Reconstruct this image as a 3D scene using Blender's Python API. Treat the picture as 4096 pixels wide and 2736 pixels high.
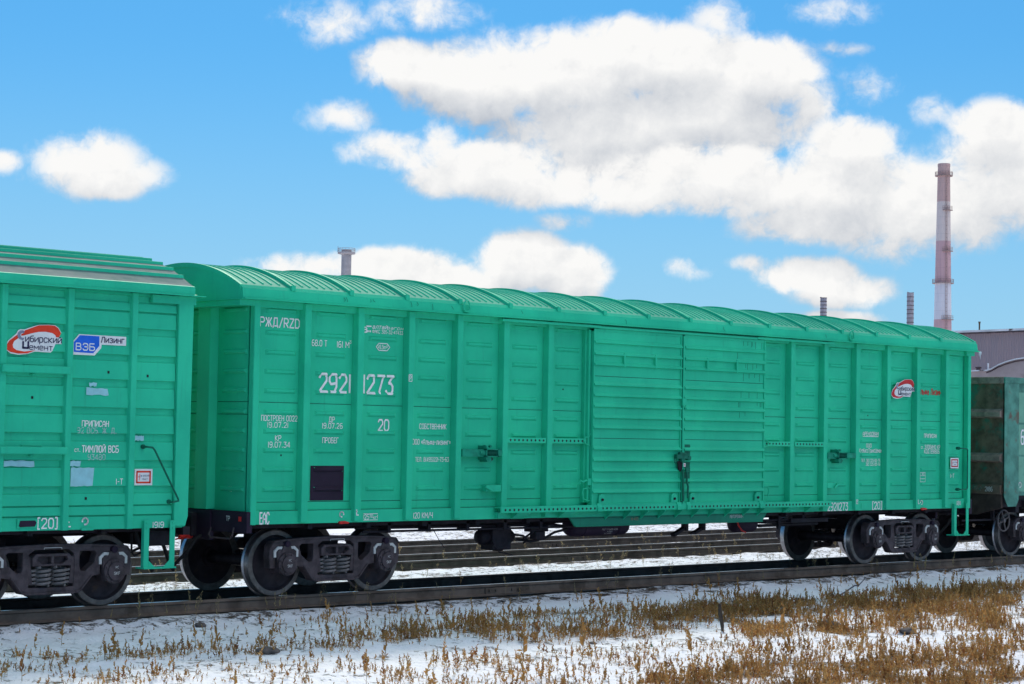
import bpy, bmesh, math, random
import numpy as np
from mathutils import Vector
from mathutils.geometry import tessellate_polygon
R = math.radians
PI = math.pi
for o in list(bpy.data.objects):
    bpy.data.objects.remove(o)
S = bpy.context.scene
COL = S.collection
random.seed(7)
RNG = np.random.default_rng(11)

# ------------------------------------------------------------------ camera
cam_d = bpy.data.cameras.new('camera')
cam = bpy.data.objects.new('camera', cam_d)
COL.objects.link(cam)
cam_d.sensor_width = 36.0
cam_d.lens = 8056.28 / 4096 * 36.0
cam_d.clip_end = 6000
cam.location = (-17.7804, -24.0907, 2.4182)
cam.rotation_euler = (1.61545787, -0.0179911, -0.76874655)
S.camera = cam
S.view_settings.view_transform = 'Standard'
S.view_settings.look = 'None'
S.view_settings.gamma = 1
S.view_settings.use_curve_mapping = False
S.view_settings.exposure = 1.38
SUN_AZ, SUN_EL = 40.0, 44.0
SKY_STRENGTH = 0.15


# ------------------------------------------------------------------ node helpers
class NT:
    def __init__(s, tree):
        s.t = tree; s.n = tree.nodes; s.l = tree.links

    def new(s, kind, **kw):
        n = s.n.new(kind)
        for k, v in kw.items():
            setattr(n, k, v)
        return n

    def put(s, sock, v):
        if isinstance(v, bpy.types.NodeSocket):
            s.l.new(v, sock)
        else:
            sock.default_value = v

    def math(s, op, a, b=None, c=None, clamp=False):
        n = s.new('ShaderNodeMath', operation=op, use_clamp=clamp)
        for i, v in enumerate((a, b, c)):
            if v is not None:
                s.put(n.inputs[i], v)
        return n.outputs[0]

    def vec(s, op, a, b=None, out=0):
        n = s.new('ShaderNodeVectorMath', operation=op)
        s.put(n.inputs[0], a)
        if b is not None:
            s.put(n.inputs[1], b)
        return n.outputs[out]

    def noise(s, vec, scale, detail=4, rough=.55, dims='3D', dist=0.0, out=0):
        n = s.new('ShaderNodeTexNoise', noise_dimensions=dims)
        if vec is not None:
            s.l.new(vec, n.inputs['Vector'])
        n.inputs['Scale'].default_value = scale
        n.inputs['Detail'].default_value = detail
        n.inputs['Roughness'].default_value = rough
        n.inputs['Distortion'].default_value = dist
        return n.outputs[out]

    def smooth(s, v, a, b, c=0.0, d=1.0):
        n = s.new('ShaderNodeMapRange', interpolation_type='SMOOTHSTEP')
        s.put(n.inputs[0], v)
        for i, q in enumerate((a, b, c, d)):
            s.put(n.inputs[i + 1], q)
        return n.outputs[0]

    def mix(s, f, a, b, blend='MIX'):
        n = s.new('ShaderNodeMix', data_type='RGBA', blend_type=blend)
        s.put(n.inputs[0], f); s.put(n.inputs[6], a); s.put(n.inputs[7], b)
        return n.outputs[2]


def c4(c):
    return (c[0], c[1], c[2], 1.0)


# ------------------------------------------------------------------ world: sky with clouds
CLOUDS_HIGH = [(47.2, 8.75, 4.4, 1.6, 0.95), (41.69, 10.21, 2.21, 0.86, 1), (40.81, 10.43, 1.47, 0.67, 0.8), (43.32, 9.88, 2.94, 1.35, 1), (45.82, 9.92, 3.19, 1.59, 1), (46.93, 11.02, 1.35, 0.86, 0.8), (47.93, 10.42, 3.19, 1.23, 1), (50.91, 10.06, 1.84, 1.29, 1), (52.14, 9.45, 1.1, 0.74, 0.7), (49.19, 9.09, 3.55, 1.47, 1), (46.71, 8.7, 3.68, 1.47, 1), (47.35, 7.73, 3.68, 0.86, 0.9), (44.85, 8.19, 2.08, 0.86, 0.7), (38.49, 11.38, 1.35, 0.61, 0.5), (41.29, 11.77, 1.59, 0.55, 0.45), (49.78, 11.7, 0.92, 0.55, 0.38), (52.97, 11.91, 1.1, 0.37, 0.28), (39.11, 8.85, 0.92, 0.43, 0.42), (43.3, 11.16, 0.61, 0.31, 0.25), (53.97, 9.74, 0.74, 0.55, 0.28), (55.78, 9.17, 0.55, 0.37, 0.22), (53.29, 10.86, 0.61, 0.17, 0.22)]
CLOUDS_LOW = [(43.3, 7.55, 2.4, 0.75, 0.85), (49.5, 7.5, 2.6, 0.8, 0.9), (40.74, 7.86, 1.59, 0.61, 0.75), (41.73, 8.13, 0.86, 0.74, 0.6), (42.5, 7.16, 1.84, 0.61, 0.8), (44.87, 6.96, 2.7, 0.67, 0.85), (47.98, 7.0, 3.19, 0.8, 0.9), (50.7, 7.01, 2.94, 0.92, 0.95), (53.62, 8.23, 1.35, 0.92, 0.9), (53.27, 7.02, 2.7, 1.35, 1), (55.33, 6.4, 3.19, 1.35, 1), (57.45, 8.67, 1.35, 0.74, 0.8), (58.05, 7.34, 2.45, 1.72, 0.95), (55.1, 5.43, 1.96, 0.61, 0.75), (45.39, 6.04, 0.74, 0.29, 0.45), (52.67, 6.04, 2.45, 0.74, 0.8), (32.01, 7.24, 1.53, 0.92, 0.74), (32.44, 6.72, 1.16, 0.49, 0.8), (33.4, 7.0, 0.74, 0.43, 0.4), (29.7, 7.22, 0.47, 0.31, 0.5), (38.09, 4.58, 1.72, 0.39, 0.6), (40.56, 4.65, 2.45, 0.55, 0.85), (41.81, 4.3, 3.19, 0.61, 0.85), (44.29, 4.84, 1.53, 0.92, 1), (45.79, 4.5, 1.04, 0.86, 0.9), (48.76, 4.76, 0.61, 0.25, 0.33), (49.26, 4.61, 0.49, 0.22, 0.3), (52.32, 4.57, 1.59, 0.61, 0.95), (50.98, 4.87, 0.92, 0.27, 0.55), (53.3, 4.15, 1.59, 0.55, 0.85), (53.07, 3.29, 1.35, 0.31, 0.7)]


def blob_group(name, blobs, scatter):
    g = bpy.data.node_groups.new(name, 'ShaderNodeTree')
    g.interface.new_socket(name='P', in_out='INPUT', socket_type='NodeSocketVector')
    g.interface.new_socket(name='B', in_out='OUTPUT', socket_type='NodeSocketFloat')
    T = NT(g)
    gi = T.new('NodeGroupInput'); go = T.new('NodeGroupOutput')
    P = gi.outputs[0]
    acc = None
    for (a, e, ra, re, wt) in blobs:
        wt = wt * 1.35 if wt >= .8 else wt + .08
        d = T.vec('SUBTRACT', P, (a, e, 0))
        d = T.vec('MULTIPLY', d, (1 / (ra * 1.08), 1 / (re * 1.08), 0))
        q = T.vec('DOT_PRODUCT', d, d, out=1)
        b = T.math('MULTIPLY_ADD', q, -wt, wt)
        acc = b if acc is None else T.math('SMOOTH_MAX', acc, b, .2)
    acc = T.math('MAXIMUM', acc, -1.4)
    if scatter:   # unseen scattered clouds added to brighten the shaded wall and snow
        dd = T.vec('SUBTRACT', P, (44, 3.5, 0))
        dd = T.vec('MULTIPLY', dd, (1 / 21., 1 / 13., 0))
        far = T.smooth(T.vec('LENGTH', dd, out=1), .85, 1.15)
        gen = T.noise(P, .045, 3, .5, '2D')
        gen = T.math('MULTIPLY_ADD', gen, 5.0, -1.8)
        sxy = T.new('ShaderNodeSeparateXYZ'); T.l.new(P, sxy.inputs[0])
        lft = T.math('COSINE', T.math('MULTIPLY', T.math('ADD', sxy.outputs[0], 80.0), PI / 180))   # unseen clouds thinned to the left to darken the post sides
        gen = T.math('MULTIPLY_ADD', T.math('MAXIMUM', lft, 0.0), -4.0, gen)
        gen = T.math('ADD', gen, T.smooth(sxy.outputs[1], 14, 50, -1.9, 1.5))   # unseen clouds massed overhead so light falls from above
        gen = T.math('MINIMUM', gen, 1.0)
        gen = T.math('MULTIPLY_ADD', T.math('SUBTRACT', 1.0, far), -4.0, gen)
        acc = T.math('MAXIMUM', acc, gen)
    g.links.new(acc, go.inputs[0])
    return g


def puff_group():
    g = bpy.data.node_groups.new('cloud_puffs', 'ShaderNodeTree')
    g.interface.new_socket(name='P', in_out='INPUT', socket_type='NodeSocketVector')
    g.interface.new_socket(name='N', in_out='OUTPUT', socket_type='NodeSocketFloat')
    T = NT(g)
    gi = T.new('NodeGroupInput'); go = T.new('NodeGroupOutput')
    P = gi.outputs[0]
    w = T.noise(P, .8, 4, .55, '2D', out=1)
    Q = T.vec('ADD', P, T.vec('MULTIPLY', T.vec('SUBTRACT', w, (.5, .5, .5)), (.7, .5, 0)))
    f = T.noise(Q, .50, 12, .64, '2D')
    acc = T.math('MULTIPLY', T.math('SUBTRACT', f, .5), 2.3)
    for sc_, amp in ((.95, .30), (2.3, .17), (5.2, .10), (11., .05)):
        v = T.new('ShaderNodeTexVoronoi', voronoi_dimensions='2D', feature='SMOOTH_F1')
        v.inputs['Scale'].default_value = sc_; v.inputs['Smoothness'].default_value = .5
        T.l.new(Q, v.inputs['Vector'])
        acc = T.math('MULTIPLY_ADD', T.math('SUBTRACT', .42, v.outputs['Distance']), amp, acc)
    g.links.new(acc, go.inputs[0])
    return g


def make_world():
    w = bpy.data.worlds.new('World')
    S.world = w
    w.use_nodes = True
    t = w.node_tree
    for n in list(t.nodes):
        t.nodes.remove(n)
    T = NT(t)
    out = T.new('ShaderNodeOutputWorld'); bg = T.new('ShaderNodeBackground')
    sky = T.new('ShaderNodeTexSky', sky_type='NISHITA', sun_disc=False, sun_elevation=R(SUN_EL), sun_rotation=R(SUN_AZ))
    sky.air_density = 1.0; sky.dust_density = 0.3; sky.ozone_density = 2.0
    gm = T.new('ShaderNodeGamma'); gm.inputs[1].default_value = .6
    t.links.new(sky.outputs[0], gm.inputs[0])
    skyc = T.vec('MULTIPLY', gm.outputs[0], (.118, .375, .61))
    tc = T.new('ShaderNodeTexCoord')
    sp = T.new('ShaderNodeSeparateXYZ'); t.links.new(tc.outputs['Generated'], sp.inputs[0])
    az = T.math('MULTIPLY', T.math('ARCTAN2', sp.outputs[0], sp.outputs[1]), 180 / PI)
    el = T.math('MULTIPLY', T.math('ARCSINE', sp.outputs[2]), 180 / PI)
    cb = T.new('ShaderNodeCombineXYZ'); t.links.new(az, cb.inputs[0]); t.links.new(el, cb.inputs[1])
    P = cb.outputs[0]
    skyc = T.mix(T.smooth(el, 12, -.5, 0.0, .85), skyc, (1.0, 1.68, 2.22, 1))
    hi = blob_group('clouds_high', CLOUDS_HIGH, True); lo = blob_group('clouds_low', CLOUDS_LOW, False); pf = puff_group()

    def ev(grp, off):
        n = T.new('ShaderNodeGroup'); n.node_tree = grp
        t.links.new(T.vec('ADD', P, off) if off else P, n.inputs[0])
        return n.outputs[0]
    n0 = ev(pf, None); n1 = ev(pf, (-.16, .30, 0)); n2 = ev(pf, (-.3, .8, 0))
    rel = T.math('MULTIPLY_ADD', T.math('SUBTRACT', n0, n1), .22, T.math('MULTIPLY', T.math('SUBTRACT', n0, n2), .20))
    up = T.smooth(el, 0.2, 1.6)
    col = skyc
    for grp, base, kb in ((hi, .66, .60), (lo, .74, .40)):
        b0 = ev(grp, None); b1 = ev(grp, (-.15, 1.05, 0))
        D = T.math('MULTIPLY_ADD', n0, 1.12, b0)
        alpha = T.math('MULTIPLY', T.smooth(D, -.25, .80), up)
        alpha = T.math('POWER', alpha, 1.15)
        alpha = T.math('MULTIPLY', alpha, T.smooth(b0, -.25, .55, .42, .99))
        g = T.math('SUBTRACT', b0, b1)
        g = T.math('MINIMUM', T.math('MAXIMUM', g, -1.1), .7)
        lit = T.math('MULTIPLY_ADD', g, kb, base)
        lit = T.math('ADD', rel, lit)
        lit = T.math('MULTIPLY_ADD', T.smooth(D, .6, 1.9), -.10, lit)
        lit = T.math('MINIMUM', T.math('MAXIMUM', lit, 0.0), 1.0)
        cc = T.mix(lit, (1.08, 1.20, 1.40, 1), (2.48, 2.46, 2.42, 1))
        front = T.math('COSINE', T.math('MULTIPLY', T.math('SUBTRACT', az, SUN_AZ), PI / 180))   # unseen clouds opposite the sun boosted to light wall and snow
        gain = T.smooth(front, .55, -.6, 1.0, 1.9)
        cc = T.vec('SCALE', cc); t.links.new(gain, cc.node.inputs['Scale'])
        col = T.mix(alpha, col, cc)
    t.links.new(col, bg.inputs[0])
    bg.inputs[1].default_value = SKY_STRENGTH
    t.links.new(bg.outputs[0], out.inputs[0])
    w.cycles.sampling_method = 'MANUAL'
    w.cycles.sample_map_resolution = 1024


make_world()
sun_d = bpy.data.lights.new('sun', 'SUN')
sun = bpy.data.objects.new('sun', sun_d)
COL.objects.link(sun)
sun_d.energy = 0.9
sun_d.angle = R(10.0)
sun_d.color = (1.0, .93, .82)
to_sun = Vector((math.sin(R(SUN_AZ)) * math.cos(R(SUN_EL)), math.cos(R(SUN_AZ)) * math.cos(R(SUN_EL)), math.sin(R(SUN_EL))))
sun.rotation_euler = (-to_sun).to_track_quat('-Z', 'Y').to_euler()
sun.location = (0, 0, 40)


# ------------------------------------------------------------------ mesh builder
class M:
    def __init__(s):
        s.v = []; s.f = []; s.m = []; s.sm = []

    def add(s, vs, fs, m=0, smooth=False):
        b = len(s.v)
        s.v.extend(vs)
        for f in fs:
            s.f.append([b + i for i in f]); s.m.append(m); s.sm.append(smooth)

    def box(s, x0, x1, y0, y1, z0, z1, m=0):
        x0, x1 = min(x0, x1), max(x0, x1); y0, y1 = min(y0, y1), max(y0, y1); z0, z1 = min(z0, z1), max(z0, z1)
        vs = [(x0, y0, z0), (x1, y0, z0), (x1, y1, z0), (x0, y1, z0), (x0, y0, z1), (x1, y0, z1), (x1, y1, z1), (x0, y1, z1)]
        s.add(vs, [(0, 3, 2, 1), (4, 5, 6, 7), (0, 1, 5, 4), (1, 2, 6, 5), (2, 3, 7, 6), (3, 0, 4, 7)], m)
        return s

    def ext(s, pts, axis, a, b, m=0, holes=(), smooth=False):
        """extrude a closed 2-D outline between a and b along an axis"""
        def P(p, t):
            return (t, p[0], p[1]) if axis == 'x' else (p[0], t, p[1]) if axis == 'y' else (p[0], p[1], t)
        loops = [list(pts)] + [list(h) for h in holes]
        flat = [p for lp in loops for p in lp]
        tri = tessellate_polygon([[Vector((p[0], p[1], 0)) for p in lp] for lp in loops])
        n = len(flat)
        vs = [P(p, a) for p in flat] + [P(p, b) for p in flat]
        fs = []
        if holes:
            for t in tri:
                fs.append(tuple(t)); fs.append(tuple(i + n for i in reversed(t)))
        else:
            fs.append(tuple(range(n))); fs.append(tuple(range(2 * n - 1, n - 1, -1)))
        s.add(vs, fs, m)
        base = len(s.v) - 2 * n
        k = 0
        for lp in loops:
            c = len(lp)
            for i in range(c):
                j = (i + 1) % c
                s.f.append([base + k + i, base + k + j, base + n + k + j, base + n + k + i]); s.m.append(m); s.sm.append(smooth)
            k += c
        return s

    def tube(s, path, r, n=8, m=0, caps=True, closed=False):
        path = [Vector(p) for p in path]
        N = len(path)
        rs = r if isinstance(r, (list, tuple)) else [r] * N
        rings = []
        up = None
        for i, p in enumerate(path):
            if closed:
                t = (path[(i + 1) % N] - path[i - 1]).normalized()
            else:
                t = ((path[min(i + 1, N - 1)] - path[max(i - 1, 0)])).normalized()
            if up is None:
                up = Vector((0, 0, 1)) if abs(t.z) < .9 else Vector((1, 0, 0))
            u = (up - t * up.dot(t)).normalized(); w = t.cross(u); up = u
            rings.append([tuple(p + (u * math.cos(2 * PI * k / n) + w * math.sin(2 * PI * k / n)) * rs[i]) for k in range(n)])
        vs = [v for rg in rings for v in rg]
        fs = []
        for i in range(N if closed else N - 1):
            a = i * n; b = ((i + 1) % N) * n
            for k in range(n):
                fs.append((a + k, a + (k + 1) % n, b + (k + 1) % n, b + k))
        s.add(vs, fs, m, True)
        if caps and not closed:
            s.add([v for v in rings[0]], [tuple(range(n))], m); s.add([v for v in rings[-1]], [tuple(range(n - 1, -1, -1))], m)
        return s

    def lathe(s, prof, c, axis='z', n=32, m=0, ms=None, smooth=True):
        """prof: (radius, distance along axis)"""
        vs = []
        for r, t in prof:
            for k in range(n):
                a = 2 * PI * k / n
                u, w = r * math.cos(a), r * math.sin(a)
                q = (u, w, t) if axis == 'z' else (u, t, w) if axis == 'y' else (t, u, w)
                vs.append((c[0] + q[0], c[1] + q[1], c[2] + q[2]))
        for i in range(len(prof) - 1):
            fs = []
            for k in range(n):
                fs.append((i * n + k, i * n + (k + 1) % n, (i + 1) * n + (k + 1) % n, (i + 1) * n + k))
            b = len(s.v) if i == 0 else b
            if i == 0:
                s.v.extend(vs)
            for f in fs:
                s.f.append([b + q for q in f]); s.m.append(ms[i] if ms else m); s.sm.append(smooth)
        return s

    def ridge(s, x0, x1, z, y, d=.026, hz=.036, m=0):
        """stiffening bump pressed out of a sheet facing -Y"""
        t = .035
        vs = [(x0, y, z - hz), (x1, y, z - hz), (x1, y, z + hz), (x0, y, z + hz), (x0 + t, y - d, z - hz * .35), (x1 - t, y - d, z - hz * .35), (x1 - t, y - d, z + hz * .45), (x0 + t, y - d, z + hz * .45)]
        s.add(vs, [(0, 1, 5, 4), (1, 2, 6, 5), (2, 3, 7, 6), (3, 0, 4, 7), (4, 5, 6, 7)], m)
        return s

    def ridge_x(s, y0, y1, z, x, d=.026, hz=.036, m=0):
        t = .035
        vs = [(x, y0, z - hz), (x, y1, z - hz), (x, y1, z + hz), (x, y0, z + hz), (x - d, y0 + t, z - hz * .35), (x - d, y1 - t, z - hz * .35), (x - d, y1 - t, z + hz * .45), (x - d, y0 + t, z + hz * .45)]
        s.add(vs, [(1, 0, 4, 5), (2, 1, 5, 6), (3, 2, 6, 7), (0, 3, 7, 4), (5, 4, 7, 6)], m)
        return s

    def hat(s, xc, y, yf, z0, z1, wb, wf, m=0):
        """trapezoid post standing on a wall at y with its face at yf"""
        s.ext([(xc - wb / 2, y), (xc - wf / 2, yf), (xc + wf / 2, yf), (xc + wb / 2, y)], 'z', z0, z1, m)
        return s

    def build(s, name, mats, parent=None, sharp=40, bevel=0.0):
        me = bpy.data.meshes.new(name)
        me.from_pydata([tuple(v) for v in s.v], [], s.f)
        for mt in (mats if isinstance(mats, (list, tuple)) else [mats]):
            me.materials.append(mt)
        me.polygons.foreach_set('material_index', s.m)
        me.polygons.foreach_set('use_smooth', s.sm)
        me.update()
        bm = bmesh.new(); bm.from_mesh(me)
        bmesh.ops.recalc_face_normals(bm, faces=bm.faces)
        if bevel:
            es = [e for e in bm.edges if len(e.link_faces) == 2 and e.calc_face_angle(0) > R(50)]
            bmesh.ops.bevel(bm, geom=es, offset=bevel, segments=1, affect='EDGES', clamp_overlap=True)
        bm.to_mesh(me); bm.free()
        if any(s.sm):
            me.set_sharp_from_angle(angle=R(sharp))
        return link(name, me, parent)


def link(name, data, parent=None):
    o = bpy.data.objects.new(name, data)
    COL.objects.link(o)
    if parent is not None:
        o.parent = parent
        if parent.parent is None:
            o.location = -Vector(parent.location)
    return o


def thing(name, label, cat, loc=(0, 0, 0), group=None):
    o = bpy.data.objects.new(name, None)
    COL.objects.link(o)
    o.location = loc
    return tag(o, label, cat, group)


def tag(o, label, cat, group=None, kind=None):
    if label: o['label'] = label
    if cat: o['category'] = cat
    if group: o['group'] = group
    if kind: o['kind'] = kind
    return o


def copy_tree(o, parent=None):
    c = o.copy(); COL.objects.link(c)
    if parent is not None:
        c.parent = parent
    for ch in list(o.children):
        copy_tree(ch, c)
    return c


# ------------------------------------------------------------------ materials
def base_mat(name, rough=.5, spec=.5, metal=0.0):
    m = bpy.data.materials.new(name); m.use_nodes = True
    T = NT(m.node_tree)
    b = T.n['Principled BSDF']
    b.inputs['Roughness'].default_value = rough
    b.inputs['Metallic'].default_value = metal
    b.inputs['Specular IOR Level'].default_value = spec
    return m, T, b


def noisy(name, c, var=.15, rough=.5, scale=6., spec=.14, metal=0., c2=None, c2amt=.0, c2scale=3., bump=0., bscale=40.):
    """base colour with mottling, and patches of a second colour"""
    m, T, b = base_mat(name, rough, spec, metal)
    tc = T.new('ShaderNodeTexCoord').outputs['Object']
    f = T.noise(tc, scale, 5, .6)
    lo = [q * (1 - var) for q in c]; hi = [q * (1 + var) for q in c]
    col = T.mix(T.smooth(f, .3, .7), c4(lo), c4(hi))
    if c2 is not None:
        g = T.noise(tc, c2scale, 7, .65)
        col = T.mix(T.smooth(g, .62 - c2amt, .78 - c2amt), col, c4(c2))
    T.put(b.inputs['Base Color'], col)
    r = T.math('MULTIPLY_ADD', T.noise(tc, scale * 2.3, 4, .6), .25, rough - .125)
    T.put(b.inputs['Roughness'], r)
    if bump:
        bp = T.new('ShaderNodeBump'); bp.inputs['Strength'].default_value = bump; bp.inputs['Distance'].default_value = .01
        T.l.new(T.noise(tc, bscale, 5, .6), bp.inputs['Height']); T.l.new(bp.outputs[0], b.inputs['Normal'])
    return m


def paint(name, c, streak=.4, rust=.03, rough=.42, frost_sheen=0.0):
    """weathered wagon paint: faint mottling, rain streaks and specks of rust"""
    m, T, b = base_mat(name, rough, .10)
    tc = T.new('ShaderNodeTexCoord').outputs['Object']
    f = T.noise(tc, .8, 7, .62)
    col = T.mix(T.smooth(f, .32, .68), c4([c[0] * .9, c[1] * .86, c[2] * .88]), c4([c[0] * 1.3, c[1] * 1.07, c[2] * 1.07]))
    st = T.vec('MULTIPLY', tc, (9., 9., .55))
    g = T.noise(st, 1.6, 6, .62)
    col = T.mix(T.math('MULTIPLY', T.smooth(g, .55, .8), streak), col, c4([c[0] * .8 + .008, c[1] * .6, c[2] * .62]))
    bl = T.noise(T.vec('MULTIPLY', tc, (2.2, 2.2, 1.2)), 1.3, 6, .6)
    col = T.mix(T.math('MULTIPLY', T.smooth(bl, .56, .8), .35), col, c4([c[0] + .008, c[1] * 1.04, c[2] * 1.10]))
    sp = T.noise(tc, 22, 3, .5)
    col = T.mix(T.math('MULTIPLY', T.smooth(sp, .74, .80), rust * 10), col, c4((.09, .05, .035)))
    if frost_sheen:
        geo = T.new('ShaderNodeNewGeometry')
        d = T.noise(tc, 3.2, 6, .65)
        col = T.mix(T.math('MULTIPLY', T.smooth(d, .25, .7), frost_sheen), col, c4((.20, .225, .25)))  # thin frost, with the reflected sky sheen mixed into the colour
    T.put(b.inputs['Base Color'], col)
    T.put(b.inputs['Roughness'], T.math('MULTIPLY_ADD', T.noise(tc, 5, 4, .6), .22, rough - .1))
    bp = T.new('ShaderNodeBump'); bp.inputs['Strength'].default_value = .30; bp.inputs['Distance'].default_value = .02
    T.l.new(T.noise(tc, 2.1, 3, .5), bp.inputs['Height']); T.l.new(bp.outputs[0], b.inputs['Normal'])
    return m


GREEN = (.024, .575, .322)
M_green = paint('green_wagon_paint', GREEN)
M_green2 = paint('older_green_wagon_paint', (.026, .56, .325), streak=.5, rust=.06)
M_roof = paint('green_roof_sheet', (.05, .46, .29), streak=.3, rust=.0, rough=.62, frost_sheen=.22)
M_roof2 = paint('frosted_roof_sheet', (.07, .20, .17), streak=.2, rust=.0, rough=.7, frost_sheen=.5)
M_hand = noisy('worn_dark_green_handrail', (.012, .15, .095), .25, .6)
M_buf = noisy('grubby_green_fittings', (.012, .27, .165), .25, .6)
M_grime_shade = noisy('grime_and_seam_shade', (.012, .09, .06), .3, .7)  # grime colour, also painted as the shade line at plate seams
M_dark = noisy('dark_underframe_paint', (.022, .018, .024), .35, .6, 5, c2=(.06, .045, .035), c2amt=.05, bump=.3)
M_black = noisy('black_paint', (.028, .017, .034), .15, .55, 3)
M_bogie = noisy('bogie_cast_steel', (.080, .062, .068), .3, .62, 8, c2=(.055, .043, .043), c2amt=.08, bump=.5, bscale=55)
M_wheel = noisy('wheel_disc_steel', (.040, .031, .036), .35, .6, 5, c2=(.075, .05, .04), c2amt=.06, c2scale=6, bump=.25)
M_rim = noisy('wheel_rim_edge', (.17, .15, .14), .25, .5, 12, metal=.3)
M_tread = noisy('polished_wheel_tread', (.40, .38, .40), .2, .32, 10, metal=.9)
M_spring = noisy('spring_steel', (.19, .17, .17), .25, .5, 15, c2=(.16, .07, .04), c2amt=.0)
M_white = noisy('stencil_white_paint', (.84, .84, .83), .08, .55, 20)
M_faded = noisy('faded_stencil_paint', (.42, .60, .58), .1, .6, 12, c2=(.03, .38, .23), c2amt=.14, c2scale=24)
M_wpaint = noisy('white_marking_paint', (.62, .60, .58), .12, .55, 12, c2=(.30, .26, .25), c2amt=.02, c2scale=14)
M_red = noisy('red_paint', (.62, .035, .03), .15, .45, 10)
M_vin = noisy('white_sticker_vinyl', (.74, .75, .76), .05, .4, 4)
M_vred = noisy('red_orange_vinyl', (.74, .055, .025), .12, .4, 5)
M_vcrim = noisy('crimson_vinyl', (.55, .03, .035), .1, .4, 5)
M_vblue = noisy('blue_vinyl', (.02, .13, .66), .08, .4, 5)
M_navy = noisy('navy_lettering', (.035, .03, .085), .15, .5, 12)
M_vgrey = noisy('grey_vinyl', (.22, .23, .32), .1, .45, 12)
M_patch = noisy('light_blue_paint_patch', (.30, .60, .66), .08, .55, 8, c2=(.10, .45, .38), c2amt=.0, c2scale=9)
M_rubber = noisy('hose_rubber', (.02, .018, .02), .2, .7)
M_rail = noisy('rusted_rail_side', (.17, .125, .10), .25, .75, 3, c2=(.10, .072, .055), c2amt=.12, c2scale=2, bump=.3, bscale=20)
M_rail_shade = noisy('shaded_rusted_rail_side', (.085, .068, .062), .25, .75, 3, c2=(.05, .04, .036), c2amt=.12, c2scale=2)  # darker copy: shade on the farther rails' sides put into the colour
M_railtop = noisy('polished_rail_head', (.62, .56, .52), .1, .22, 12, metal=.9)
M_wood = noisy('old_sleeper_wood', (.075, .06, .05), .3, .85, 9, bump=.6, bscale=18)
M_stone = noisy('dirty_stone', (.13, .11, .10), .35, .85, 9, bump=.6, bscale=12)
M_ice = noisy('icicle', (.85, .9, .95), .05, .15, 5)


# ------------------------------------------------------------------ ground
def hash2(ix, iy, seed):
    h = (ix * 374761393 + iy * 668265263 + seed * 974634777) & 0x7fffffff
    h = ((h ^ (h >> 13)) * 1274126177) & 0x7fffffff
    return ((h ^ (h >> 16)) & 0xffff) / 65535.0


def vnoise(x, y, seed=0):
    ix = np.floor(x).astype(np.int64); iy = np.floor(y).astype(np.int64)
    fx = x - ix; fy = y - iy
    fx = fx * fx * (3 - 2 * fx); fy = fy * fy * (3 - 2 * fy)
    a = hash2(ix, iy, seed); b = hash2(ix + 1, iy, seed); c = hash2(ix, iy + 1, seed); d = hash2(ix + 1, iy + 1, seed)
    return (a * (1 - fx) + b * fx) * (1 - fy) + (c * (1 - fx) + d * fx) * fy


def fbm(x, y, s, oct=4, seed=0):
    v = np.zeros_like(np.asarray(x, float)); a = .5; t = 0
    for i in range(oct):
        v += a * vnoise(np.asarray(x) / s + 17.3 * i, np.asarray(y) / s + 9.1 * i, seed + i); t += a; a *= .5; s *= .5
    return v / t - .5


TRK2 = lambda x: 7.88 + .048 * (np.asarray(x) - 11.3)
TRK3 = lambda x: 11.85 + .050 * (np.asarray(x) - 15.)
Z2, Z3 = -.25, -.25


def bump_at(d, w):
    return np.exp(-(d / w) ** 2)


def ground(x, y):
    x = np.asarray(x, float); y = np.asarray(y, float)
    z = np.interp(y, [-40, -14, -7, -3.2, -1.6, -1.0, 1.0, 1.8, 3.2, 5.5, 6.6, 9, 10, 14, 20, 60, 300], [-.55, -.42, -.36, -.30, -.24, -.185, -.185, -.23, -.36, -.42, -.44, -.44, -.45, -.45, -.50, -.6, -.6])
    amp = np.interp(np.abs(y), [0, .9, 1.3, 3], [.015, .04, .10, .12])
    z = z + amp * fbm(x, y, 1.7, 4, 3) + amp * .75 * fbm(x, y * 1.4, .42, 3, 8)
    # snow lying over sleeper ends beside the near rail
    z = z + .075 * np.exp(-((y - (.5 * (TRK2(x) + TRK3(x)))) / .55) ** 2) + .05 * np.exp(-((y - TRK2(x) + 2.6) / 1.2) ** 2) * (.6 + 2 * fbm(x, y, .8, 3, 41))
    ph = (x / .555) % 1.0 - .5
    on = np.clip(fbm(x, y * 0, 1.3, 2, 21) * 4 + .55, 0, 1)
    z = z + .055 * on * np.exp(-(ph / .28) ** 2) * np.exp(-((y + 1.30) / .26) ** 2)
    z = z + .03 * on * np.exp(-(ph / .28) ** 2) * np.exp(-((y - 1.30) / .26) ** 2)
    z = z - .035 * np.exp(-((np.abs(y) - .88) / .09) ** 2) * (.5 + fbm(x, y, .6, 2, 31))
    return z


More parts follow.
